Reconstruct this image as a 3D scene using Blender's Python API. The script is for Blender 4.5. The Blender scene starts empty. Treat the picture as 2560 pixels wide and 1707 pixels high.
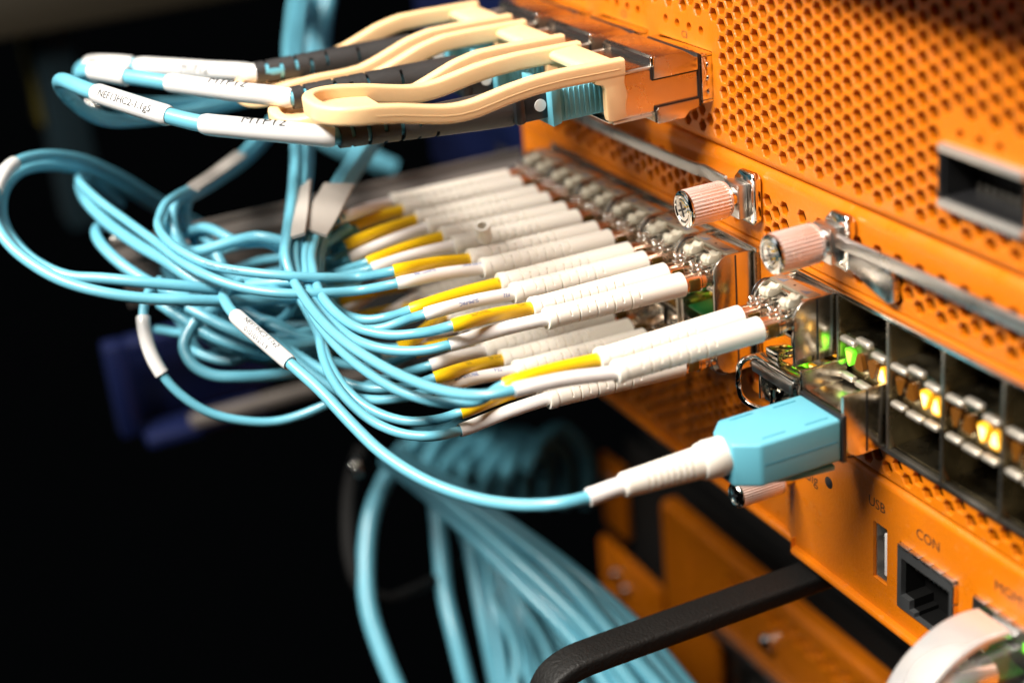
import bpy, bmesh, math, random
import numpy as np
from mathutils import Vector, Matrix, Quaternion
from mathutils.geometry import delaunay_2d_cdt
random.seed(7); np.random.seed(7)
scn = bpy.context.scene
S = 0.00079            # one working unit in metres (about 0.8 mm)

# ------------------------------------------------------------------ camera
FPX = 4013.4; PCX, PCY = 1280.0, 853.5
_a, _b, _c = 1.17051903, .4183714, -.0986315
_fw = np.array([-math.sin(_a)*math.cos(_b), math.cos(_a)*math.cos(_b), -math.sin(_b)])
_r = np.array([math.cos(_a), math.sin(_a), 0.]); _u = np.cross(_r, _fw)
CR = math.cos(_c)*_r+math.sin(_c)*_u; CU = -math.sin(_c)*_r+math.cos(_c)*_u
CC = np.array([263.658, -197.579, 203.743])
cam = bpy.data.cameras.new('camera'); camo = bpy.data.objects.new('camera', cam)
scn.collection.objects.link(camo); scn.camera = camo
M = Matrix(((CR[0], CU[0], -_fw[0], CC[0]*S), (CR[1], CU[1], -_fw[1], CC[1]*S), (CR[2], CU[2], -_fw[2], CC[2]*S), (0, 0, 0, 1)))
camo.matrix_world = M
cam.sensor_width = 36; cam.lens = 36*FPX/2560
cam.clip_start = .005; cam.clip_end = 20
cam.dof.use_dof = True; cam.dof.focus_distance = 378*S; cam.dof.aperture_fstop = 8.0

# ------------------------------------------------------------------ light
w = bpy.data.worlds.new('World'); scn.world = w; w.use_nodes = True
w.node_tree.nodes['Background'].inputs[0].default_value = (.75, .88, 1, 1)
w.node_tree.nodes['Background'].inputs[1].default_value = .0012
def area(name, loc, target, sx, sy, energy, col):
    l = bpy.data.lights.new(name, 'AREA'); l.shape = 'RECTANGLE'; l.size = sx*S; l.size_y = sy*S; l.energy = energy; l.color = col
    o = bpy.data.objects.new(name, l); scn.collection.objects.link(o); o.location = Vector(loc)*S
    o.rotation_euler = (Vector(target)-Vector(loc)).to_track_quat('-Z', 'Y').to_euler(); return o
area('ceiling_light', (40, -590, 730), (-60, -30, 50), 620, 140, 13.2, (1, .94, .85))
area('overhead_fill', (-150, -420, 1350), (-80, -40, 40), 1400, 800, 6.0, (1, .95, .88))  # broad dim fill added overhead, mainly for the metal to reflect
area('aisle_fill', (-700, -1100, 500), (-80, -60, 50), 500, 700, .6, (.95, .97, 1))  # weak fill added on the aisle side, a general lift
scn.view_settings.view_transform = 'Standard'; scn.view_settings.look = 'None'; scn.view_settings.exposure = .12; scn.view_settings.gamma = 1
scn.render.engine = 'CYCLES'

# ------------------------------------------------------------------ pixel helpers (used once, to place things in the room)
def ray(x, y): return _fw+CR*(x-PCX)/FPX-CU*(y-PCY)/FPX
def at(x, y, X=None, Y=None, Z=None, d=None):
    v = ray(x, y)
    t = d if d is not None else (X-CC[0])/v[0] if X is not None else (Y-CC[1])/v[1] if Y is not None else (Z-CC[2])/v[2]
    return CC+v*t
def proj(p):
    q = np.asarray(p)-CC; z = q@_fw
    return np.stack([PCX+FPX*(q@CR)/z, PCY-FPX*(q@CU)/z], -1)

# ------------------------------------------------------------------ materials
def mat(name, col, rough=.5, metal=0., bump=0., bscale=3000., var=0., emit=None, estr=0., trans=0., coat=0., spec=.5, alpha=1, sss=0.):
    m = bpy.data.materials.new(name); m.use_nodes = True; nt = m.node_tree; b = nt.nodes['Principled BSDF']
    b.inputs['Base Color'].default_value = (*col, 1); b.inputs['Roughness'].default_value = rough; b.inputs['Metallic'].default_value = metal
    b.inputs['Coat Weight'].default_value = coat; b.inputs['Coat Roughness'].default_value = .15; b.inputs['Transmission Weight'].default_value = trans
    b.inputs['Specular IOR Level'].default_value = spec
    if sss: b.inputs['Subsurface Weight'].default_value = sss; b.inputs['Subsurface Radius'].default_value = (.002, .0015, .001); b.inputs['Subsurface Scale'].default_value = .5
    if emit: b.inputs['Emission Color'].default_value = (*emit, 1); b.inputs['Emission Strength'].default_value = estr
    if bump or var:
        tc = nt.nodes.new('ShaderNodeTexCoord')
        n = nt.nodes.new('ShaderNodeTexNoise'); n.inputs['Scale'].default_value = bscale; n.inputs['Detail'].default_value = 3
        nt.links.new(tc.outputs['Object'], n.inputs['Vector'])
        if bump:
            bp = nt.nodes.new('ShaderNodeBump'); bp.inputs['Strength'].default_value = bump; bp.inputs['Distance'].default_value = .0002
            nt.links.new(n.outputs['Fac'], bp.inputs['Height']); nt.links.new(bp.outputs['Normal'], b.inputs['Normal'])
        if var:
            n2 = nt.nodes.new('ShaderNodeTexNoise'); n2.inputs['Scale'].default_value = 120; n2.inputs['Detail'].default_value = 6
            nt.links.new(tc.outputs['Object'], n2.inputs['Vector'])
            mr = nt.nodes.new('ShaderNodeMapRange'); mr.inputs['From Min'].default_value = .3; mr.inputs['From Max'].default_value = .7
            mr.inputs['To Min'].default_value = max(0, rough-var); mr.inputs['To Max'].default_value = rough+var
            nt.links.new(n2.outputs['Fac'], mr.inputs['Value']); nt.links.new(mr.outputs['Result'], b.inputs['Roughness'])
            mx = nt.nodes.new('ShaderNodeMix'); mx.data_type = 'RGBA'; mx.blend_type = 'MULTIPLY'; mx.inputs['Factor'].default_value = 1
            mx.inputs[6].default_value = (*col, 1)
            mr2 = nt.nodes.new('ShaderNodeMapRange'); mr2.inputs['From Min'].default_value = .3; mr2.inputs['From Max'].default_value = .7
            mr2.inputs['To Min'].default_value = 1-var*.8; mr2.inputs['To Max'].default_value = 1
            nt.links.new(n2.outputs['Fac'], mr2.inputs['Value']); nt.links.new(mr2.outputs['Result'], mx.inputs[7]); nt.links.new(mx.outputs[2], b.inputs['Base Color'])
    return m
ORANGE = mat('orange_powder_coat', (.64, .165, .003), .36, bump=.45, bscale=1300, var=.13)
def dust(m, scale, lo, hi, col, fac):
    nt = m.node_tree; b = nt.nodes['Principled BSDF']; src = b.inputs['Base Color'].links[0].from_socket
    tc = nt.nodes.new('ShaderNodeTexCoord'); n = nt.nodes.new('ShaderNodeTexNoise'); n.inputs['Scale'].default_value = scale; n.inputs['Detail'].default_value = 8; n.inputs['Roughness'].default_value = .75
    nt.links.new(tc.outputs['Object'], n.inputs['Vector']); mr = nt.nodes.new('ShaderNodeMapRange')
    for k_, v_ in (('From Min', lo), ('From Max', hi), ('To Min', 0), ('To Max', fac)): mr.inputs[k_].default_value = v_
    nt.links.new(n.outputs['Fac'], mr.inputs['Value']); mx = nt.nodes.new('ShaderNodeMix'); mx.data_type = 'RGBA'; nt.links.new(mr.outputs['Result'], mx.inputs['Factor'])
    nt.links.new(src, mx.inputs[6]); mx.inputs[7].default_value = (*col, 1); nt.links.new(mx.outputs[2], b.inputs['Base Color'])
dust(ORANGE, 420, .58, .75, (.62, .34, .16), .4); dust(ORANGE, 60, .5, .75, (.42, .09, .004), .45)
CHROME = mat('chrome', (.82, .80, .76), .09, 1., var=.05)
STEEL = mat('brushed_steel', (.62, .61, .59), .32, 1., bump=.15, bscale=1800, var=.1)
CAGE = mat('cage_metal', (.42, .39, .34), .38, 1., var=.12)
COPPER = mat('connector_bronze', (.84, .66, .52), .16, 1., var=.06)
KNOB = mat('knurled_aluminium', (.92, .80, .75), .28, .62, var=.06)
SATIN = mat('satin_nickel', (.66, .58, .50), .27, 1., var=.04)
PORTM = mat('port_lining', (.40, .34, .22), .26, 1., var=.12)
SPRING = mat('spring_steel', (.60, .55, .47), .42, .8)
FLAG = mat('label_paper', (.36, .33, .30), .6)
BOOT = mat('ivory_rubber', (.82, .77, .69), .48, bump=.12, bscale=2500, sss=.15)
CREAM = mat('cream_plastic', (.52, .48, .38), .42, var=.06)
SLEEVEW = mat('white_heatshrink', (.84, .80, .78), .4, bump=.1, bscale=2500)
SLEEVEY = mat('yellow_heatshrink', (.85, .53, .004), .38, bump=.1, bscale=2500)
AQUA = mat('aqua_cable_jacket', (.13, .42, .545), .38, bump=.06, bscale=700, var=.12, coat=.35)
AQUAP = mat('aqua_plastic', (.13, .44, .56), .36, var=.05)
BEIGE = mat('beige_nylon', (.88, .59, .31), .42, bump=.08, bscale=1500, sss=.15)
RUBBER = mat('black_rubber', (.028, .026, .026), .5, bump=.3, bscale=1500, var=.1)
BLACKP = mat('black_plastic', (.012, .012, .013), .35)
BLACKM = mat('matte_black_plastic', (.004, .004, .004), .7, spec=.08)
BLACKPC = mat('black_powder_coat', (.008, .0075, .007), .55, bump=1.0, bscale=1500, spec=.28)
DARK = mat('dark_interior', (.008, .007, .006), .7)
SHELLM = mat('brushed_nickel', (.72, .67, .60), .2, 1., bump=.1, bscale=1500, var=.08)
PLATEM = mat('plated_top', (.46, .42, .33), .34, .7, var=.1)
LABEL = mat('white_label_film', (.66, .65, .64), .3, coat=.5)
INK = mat('black_ink', (.015, .015, .018), .5)
INKB = mat('blue_ink', (.02, .10, .40), .5)
INKG = mat('olive_ink', (.20, .13, .02), .5)
NAVY = mat('navy_rack_paint', (.002, .006, .04), .45, bump=.2, bscale=900)
TEALP = mat('dark_teal_paint', (.004, .013, .018), .5, bump=.2, bscale=900)
GREY = mat('grey_steel_paint', (.11, .095, .085), .5, var=.1)
AMBER = mat('amber_lens_off', (.13, .045, .005), .25)
LITY = mat('lit_amber_rim', (.8, .4, .02), .3, emit=(1, .42, .01), estr=.75)
COREY = mat('lit_amber_core', (.9, .7, .3), .3, emit=(1, .72, .22), estr=2.2)
COREG = mat('lit_green_core', (.4, .9, .1), .3, emit=(.35, 1, .03), estr=1.6)
LITG = mat('lit_green_lamp', (.2, .8, .05), .3, emit=(.15, .8, .01), estr=.8)
CLEAR = mat('clear_polycarbonate', (.9, .9, .88), .08, trans=.92)
MILKY = mat('milky_plastic', (.74, .71, .70), .3, trans=.6)
FROST = mat('frosted_clear', (.86, .84, .82), .28, trans=.9)
PCB = mat('green_circuit_board', (.01, .13, .03), .4)
WHITEP = mat('white_plastic', (.8, .78, .76), .35)

# ------------------------------------------------------------------ object helpers
COL = scn.collection
def tag(o, label=None, cat=None, group=None, kind=None):
    if label: o['label'] = label
    if cat: o['category'] = cat
    if group: o['group'] = group
    if kind: o['kind'] = kind
    return o
def thing(name, label, cat, org=(0, 0, 0), group=None):
    o = bpy.data.objects.new(name, None); COL.objects.link(o); o.location = Vector(org)*S; o.empty_display_size = .005
    o['org'] = [float(v) for v in org]
    return tag(o, label, cat, group)
def mesh_of(name, V, F, m, smooth=38):
    me = bpy.data.meshes.new(name); me.from_pydata([tuple(v) for v in V], [], [tuple(f) for f in F]); me.update()
    if smooth:
        me.polygons.foreach_set('use_smooth', [True]*len(me.polygons)); me.set_sharp_from_angle(angle=math.radians(smooth))
    if m: me.materials.append(m)
    return me
def root_org(p):
    while p.parent: p = p.parent
    return np.array(p.get('org', (0, 0, 0)))
def mk(name, VF, m, parent=None, smooth=38, org=None):
    V, F = VF; V = np.asarray(V, float)
    o0 = root_org(parent) if parent is not None else np.array(org if org is not None else V.mean(0))
    o = bpy.data.objects.new(name, mesh_of(name, (V-o0)*S, F, m, smooth)); COL.objects.link(o)
    if parent is not None: o.parent = parent
    else: o.location = Vector(o0)*S; o['org'] = [float(v) for v in o0]
    return o
def inst(name, me, parent, pos, axis=None, roll=0):
    o = bpy.data.objects.new(name, me); COL.objects.link(o); o.parent = parent
    o.location = (Vector(pos)-Vector(root_org(parent)))*S
    if axis is not None:
        q = Vector(axis).to_track_quat('Z', 'Y'); o.rotation_mode = 'QUATERNION'; o.rotation_quaternion = q @ Quaternion((0, 0, 1), roll)
    return o
def copy_tree(o, parent=None):
    c = o.copy(); COL.objects.link(c); c.parent = parent
    for ch in list(o.children): copy_tree(ch, c)
    return c

# ------------------------------------------------------------------ shape helpers (all return verts, faces in working units)
def join(*parts):
    V = []; F = []
    for v, f in parts:
        n = len(V); V += [tuple(p) for p in v]; F += [tuple(i+n for i in q) for q in f]
    return V, F
def bm_out(bm):
    bm.verts.index_update(); r = ([tuple(v.co) for v in bm.verts], [tuple(v.index for v in f.verts) for f in bm.faces]); bm.free(); return r
def box(x0, x1, y0, y1, z0, z1, bev=0., seg=2):
    bm = bmesh.new(); bmesh.ops.create_cube(bm, size=1)
    for v in bm.verts: v.co = Vector(((x0+x1)/2+v.co.x*(x1-x0), (y0+y1)/2+v.co.y*(y1-y0), (z0+z1)/2+v.co.z*(z1-z0)))
    if bev: bmesh.ops.bevel(bm, geom=bm.edges[:], offset=bev, segments=seg, affect='EDGES', profile=.5)
    return bm_out(bm)
def prism(poly, ax, a0, a1, bev=0., seg=2):
    """poly: 2-D outline; ax 'x': poly in (y,z); 'y': poly in (x,z); 'z': poly in (x,y)"""
    def p3(p, a): return (a, p[0], p[1]) if ax == 'x' else (p[0], a, p[1]) if ax == 'y' else (p[0], p[1], a)
    bm = bmesh.new(); A = [bm.verts.new(p3(p, a0)) for p in poly]; B = [bm.verts.new(p3(p, a1)) for p in poly]
    bm.faces.new(A); bm.faces.new(B[::-1]); n = len(poly)
    for i in range(n): bm.faces.new((A[i], B[i], B[(i+1) % n], A[(i+1) % n]))
    bmesh.ops.recalc_face_normals(bm, faces=bm.faces)
    if bev:
        ed = [e for e in bm.edges if e.calc_face_angle(0) > .5]
        bmesh.ops.bevel(bm, geom=ed, offset=bev, segments=seg, affect='EDGES', profile=.5)
    return bm_out(bm)
def arc(cx, cy, r, a0, a1, n=6): return [(cx+r*math.cos(math.radians(a0+(a1-a0)*i/n)), cy+r*math.sin(math.radians(a0+(a1-a0)*i/n))) for i in range(n+1)]
def ngon(cx, cy, r, n, a0=0): return [(cx+r*math.cos(a0+2*math.pi*i/n), cy+r*math.sin(a0+2*math.pi*i/n)) for i in range(n)]
def plate(x0, x1, z0, z1, y0, y1, holes, back=False, outline=None):
    inner = holes; holes = [[(c_[0]+(p[0]-c_[0])*1.13, c_[1]+(p[1]-c_[1])*1.13) for p in h for c_ in (np.mean(h, 0),)] if len(h) == 6 else h for h in holes]
    out = outline or [(x0, z0), (x1, z0), (x1, z1), (x0, z1)]
    pts = list(out); edges = [(i, (i+1) % len(out)) for i in range(len(out))]
    for h in holes:
        n = len(pts); pts += h; edges += [(n+i, n+(i+1) % len(h)) for i in range(len(h))]
    vo, eo, fo, *_ = delaunay_2d_cdt([Vector(p) for p in pts], edges, [], 1 if outline else 0, 1e-5)
    P = np.array([tuple(v) for v in vo]); T = np.array([f for f in fo if len(f) == 3]); c = P[T].mean(1); keep = np.ones(len(T), bool)
    for h in holes:
        h = np.array(h); lo = h.min(0); hi = h.max(0)
        cand = np.where((c[:, 0] > lo[0]) & (c[:, 0] < hi[0]) & (c[:, 1] > lo[1]) & (c[:, 1] < hi[1]))[0]
        for k in cand:
            x, y = c[k]; ins = False; j = len(h)-1
            for i in range(len(h)):
                if (h[i, 1] > y) != (h[j, 1] > y) and x < (h[j, 0]-h[i, 0])*(y-h[i, 1])/(h[j, 1]-h[i, 1])+h[i, 0]: ins = not ins
                j = i
            if ins: keep[k] = False
    T = T[keep]; V = [(p[0], y0, p[1]) for p in P]; F = [tuple(t) for t in T]
    for h, g in zip(holes, inner):
        if h is not g: n = len(V); V += [(p[0], y0, p[1]) for p in h]+[(p[0], y0+.28, p[1]) for p in g]; F += [(n+i, n+(i+1) % 6, n+6+(i+1) % 6, n+6+i) for i in range(6)]
    for h in list(inner)+[out]:
        n = len(V); m = len(h); V += [(p[0], y0+(.28 if m == 6 else 0), p[1]) for p in h]+[(p[0], y1, p[1]) for p in h]
        F += [(n+i, n+(i+1) % m, n+m+(i+1) % m, n+m+i) for i in range(m)]
    return V, F
HX, HZ = 3.525, 4.08
def lattice(x0, x1, z0, z1, ok=lambda x, z: True, r=1.72, ax=-58.6, az=105.0):
    H = []
    for i in range(math.floor((x0-ax)/HX)-1, math.ceil((x1-ax)/HX)+1):
        for j in range(math.floor((z0-az)/HZ)-1, math.ceil((z1-az)/HZ)+1):
            x = ax+i*HX; z = az+j*HZ+(HZ/2 if i % 2 else 0)
            if x0 <= x <= x1 and z0 <= z <= z1 and ok(x, z): H.append(ngon(x, z, r, 6))
    return H
class Path:
    def __init__(s, pts, n=10, raw=False):
        P = np.array(pts, float)
        if not raw:
            Q = np.vstack([2*P[0]-P[1], P, 2*P[-1]-P[-2]]); out = []
            for i in range(1, len(Q)-2):
                p0, p1, p2, p3 = Q[i-1:i+3]
                t0 = 0; t1 = np.linalg.norm(p1-p0)**.5; t2 = t1+np.linalg.norm(p2-p1)**.5; t3 = t2+np.linalg.norm(p3-p2)**.5
                for t in np.linspace(t1, t2, n, endpoint=False):
                    A1 = (t1-t)/(t1-t0)*p0+(t-t0)/(t1-t0)*p1; A2 = (t2-t)/(t2-t1)*p1+(t-t1)/(t2-t1)*p2; A3 = (t3-t)/(t3-t2)*p2+(t-t2)/(t3-t2)*p3
                    B1 = (t2-t)/(t2-t0)*A1+(t-t0)/(t2-t0)*A2; B2 = (t3-t)/(t3-t1)*A2+(t-t1)/(t3-t1)*A3
                    out.append((t2-t)/(t2-t1)*B1+(t-t1)/(t2-t1)*B2)
            out.append(P[-1]); P = np.array(out)
            for _ in range(3): P[1:-1] = .25*P[:-2]+.5*P[1:-1]+.25*P[2:]
        s.P = P; s.s = np.concatenate([[0], np.cumsum(np.linalg.norm(np.diff(P, axis=0), axis=1))])
    def at(s, t): return np.array([np.interp(t, s.s, s.P[:, k]) for k in range(3)])
    def sub(s, a, b, n=24): return Path([s.at(t) for t in np.linspace(a, b, n)], raw=True)
    def near(s, px, py): return s.s[np.argmin(((proj(s.P)-np.array((px, py)))**2).sum(1))]
    def frame(s, t, up=(0, 0, 1)):
        d = s.at(t+.3)-s.at(t-.3); d /= np.linalg.norm(d)+1e-9; n = np.array(up)-d*np.dot(up, d); n /= np.linalg.norm(n)+1e-9
        return d, n, np.cross(d, n)
def tube(path, r, k=14, cap=True):
    """round sweep; r number or function of arc length fraction"""
    P = path.P; T = np.gradient(P, axis=0); T /= np.linalg.norm(T, axis=1)[:, None]+1e-12
    n = np.cross(T[0], (0, 0, 1.)); n = np.cross(T[0], (1., 0, 0)) if np.linalg.norm(n) < .1 else n; n /= np.linalg.norm(n)
    V = []; F = []; N = len(P); L = path.s[-1]
    for i in range(N):
        n = n-T[i]*np.dot(n, T[i]); n /= np.linalg.norm(n); b = np.cross(T[i], n); rr = r(path.s[i]/L) if callable(r) else r
        for j in range(k):
            a = 2*math.pi*j/k; V.append(P[i]+rr*(math.cos(a)*n+math.sin(a)*b))
    for i in range(N-1):
        for j in range(k): F.append((i*k+j, i*k+(j+1) % k, (i+1)*k+(j+1) % k, (i+1)*k+j))
    if cap: F.append(tuple(range(k))[::-1]); F.append(tuple((N-1)*k+j for j in range(k)))
    return V, F
def sweep(path, sec, up=(0, 0, 1), closed=False):
    """sweep a 2-D section (side, up) with a fixed up direction"""
    P = path.P; N = len(P); V = []; F = []; k = len(sec); up = np.array(up, float)
    for i in range(N):
        a = P[(i-1) % N] if closed or i > 0 else P[i]; b = P[(i+1) % N] if closed or i < N-1 else P[i]
        t = b-a; t /= np.linalg.norm(t); n = up-t*np.dot(up, t); n /= np.linalg.norm(n); sd = np.cross(t, n)
        V += [P[i]+sd*q[0]+n*q[1] for q in sec]
    for i in range(N if closed else N-1):
        for j in range(k): F.append((i*k+j, i*k+(j+1) % k, ((i+1) % N)*k+(j+1) % k, ((i+1) % N)*k+j))
    if not closed: F.append(tuple(range(k))[::-1]); F.append(tuple((N-1)*k+j for j in range(k)))
    return V, F
def rrect(w, h, r, n=4):
    o = []
    for cx, cy, a in ((w/2-r, h/2-r, 0), (-w/2+r, h/2-r, 90), (-w/2+r, -h/2+r, 180), (w/2-r, -h/2+r, 270)): o += arc(cx, cy, r, a, a+90, n)
    return o
def lathe(prof, k=24, org=(0, 0, 0), axis='z', rfun=None):
    """prof: list of (s, r) along local axis"""
    V = []; F = []
    for s_, r_ in prof:
        for j in range(k):
            a = 2*math.pi*j/k; rr = r_*(rfun(s_, a) if rfun else 1); c, d = rr*math.cos(a), rr*math.sin(a)
            p = (c, d, s_) if axis == 'z' else (c, s_, d) if axis == 'y' else (s_, c, d)
            V.append((p[0]+org[0], p[1]+org[1], p[2]+org[2]))
    for i in range(len(prof)-1):
        for j in range(k): F.append((i*k+j, i*k+(j+1) % k, (i+1)*k+(j+1) % k, (i+1)*k+j))
    F.append(tuple(range(k))[::-1]); F.append(tuple((len(prof)-1)*k+j for j in range(k)))
    if axis == 'y': F = [f[::-1] for f in F]
    return V, F
_tx = {}
def text2d(txt, h):
    if txt not in _tx:
        cu = bpy.data.curves.new('t', 'FONT'); cu.body = txt; cu.align_x = 'CENTER'; cu.align_y = 'CENTER'; cu.resolution_u = 3
        o = bpy.data.objects.new('t', cu); COL.objects.link(o); bpy.context.view_layer.update()
        me = bpy.data.meshes.new_from_object(o.evaluated_get(bpy.context.evaluated_depsgraph_get()))
        bm_ = bmesh.new(); bm_.from_mesh(me); bmesh.ops.triangulate(bm_, faces=bm_.faces[:])
        for _ in range(4):
            ed = [e for e in bm_.edges if e.calc_length() > .16]
            if not ed: break
            bmesh.ops.subdivide_edges(bm_, edges=ed, cuts=1); bmesh.ops.triangulate(bm_, faces=bm_.faces[:])
        _tx[txt] = bm_out(bm_)
        bpy.data.objects.remove(o); bpy.data.curves.remove(cu); bpy.data.meshes.remove(me)
    V, F = _tx[txt]; return [(x*h/.7, y*h/.7) for x, y, _ in V], F
def text_face(txt, h, x, z, y, sx=1):
    V, F = text2d(txt, h); return [(x+p[0]*sx, y, z+p[1]) for p in V], F
def text_tube(txt, h, path, s0, ang, r, rev=True, flip=False):
    """wrap text round a tube: ang = angle from straight up towards the camera side"""
    V, F = text2d(txt, h); out = []
    sg = -1 if rev else 1
    if flip: sg = -sg
    for x, y in V:
        if flip: y = -y; 
        d, n, b = path.frame(s0+sg*x*(1)); a = ang-y/r*(1)
        side = b if (b @ np.array([.8, -.3, .4])) > 0 else -b
        out.append(path.at(s0+sg*x)+r*(math.cos(a)*n+math.sin(a)*side))
    return out, F

# ================================================================== the upper chassis
UC = thing('network_chassis', 'orange perforated chassis holding the beige-tabbed transceivers', 'chassis', (-50, 0, 83))
SL = [(-88.5-31*k, -63.4-31*k) for k in range(3)]
CZ0, CZ1 = 93.7, 106.1
def ok_up(x, z):
    if z < 86.0: return False
    if x < -60.5:
        for a, b in SL:
            if a-2.2 < x < b+2.2 and CZ0-2.4 < z < 113.2: return False
        if z > 91.2 and z < 113.2: return False
    if 20.5 < x < 48 and 91 < z < 109.6: return False
    return True
holes = lattice(-174, 72, 85.9, 148, ok_up)
rects = [[(a, CZ0), (b, CZ0), (b, CZ1), (a, CZ1)] for a, b in SL]+[[(22.8, 92.6), (46.2, 92.6), (46.2, 103.0), (22.8, 103.0)]]
leds = [ngon(SL[k][0]+3.7+q*5.6, 110.4+.2*(q == 0), 1.15, 12) for k in range(3) for q in range(4)]+[ngon(27+q*5.6, 106.6, 1.1, 12) for q in range(3)]
mk('front_panel', plate(-178.5, 76, 84.6, 150, 0, 1.9, holes+rects+leds), ORANGE, UC)
def curl(x0, x1, z, up, y=0, r=2.2):   # rolled lower / upper edge of a sheet
    a = arc(y+r, z, r, 180, 270 if up < 0 else 90, 5) if True else None
    pr = a+[(y+6, z+up*r), (y+6, z+up*(r-.9))]+[(p[0], p[1]-up*.9 if False else p[1]) for p in []]
    pr = a+[(y+6, z+up*r), (y+6, z)]
    return prism(pr, 'x', x0, x1)
mk('bottom_edge', curl(-178.5, 76, 84.6, -1), ORANGE, UC)
mk('inner_tray', join(box(-178, 75.5, 8, 9, 86, 149), box(-178, 75.5, 2.4, 8, 149, 150.5)), DARK, UC, smooth=0)
mk('case', box(-178, 75.5, 9.5, 420, 84, 152, 1), ORANGE, UC)
for k in range(3): mk('port_number', text_face('C%d' % (3-k), 1.7, SL[k][0]+12.7, 108.0, -.06), INK, UC, smooth=0)
# green lamp glimpsed behind the perforations
mk('status_lamp', lathe([(0, 1.2), (1, 1.2), (1.6, .5)], 12, (*(at(1743, 25, Y=4)[[0]]), 4, at(1743, 25, Y=4)[2]), 'y'), LITG, UC)
# empty transceiver slot on the right: two silver rails and a black throat
q = [mk('empty_slot', join(box(22.9, 46.1, -.4, 30, 92.7, 93.3), box(22.9, 46.1, -.4, 30, 102.3, 102.9), box(22.9, 23.5, -.4, 30, 93.3, 102.3), box(45.5, 46.1, -.4, 30, 93.3, 102.3), box(23, 46, 29, 30, 93, 102.6)), BLACKP, UC, smooth=0)]
for z in (91.9, 103.4): mk('slot_rail', box(22.3, 46.5, -1.7, .6, z-.85, z+.85, .3), mat('slot_rail_metal', (.70, .66, .61), .4, .8) if z < 95 else bpy.data.materials['slot_rail_metal'], UC)
mk('slot_lip', box(22.3, 23.0, -1.4, .4, 92.8, 102.5, .15), BLACKP, UC)
for q in range(9): mk('contact_finger', box(25+q*2.2, 26.2+q*2.2, 6, 18, 93.2, 95.2, .2), CAGE, UC)
mk('top_shelf', box(-178, 76, -19.5, 6, 144, 156, 1), ORANGE, UC)

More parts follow.
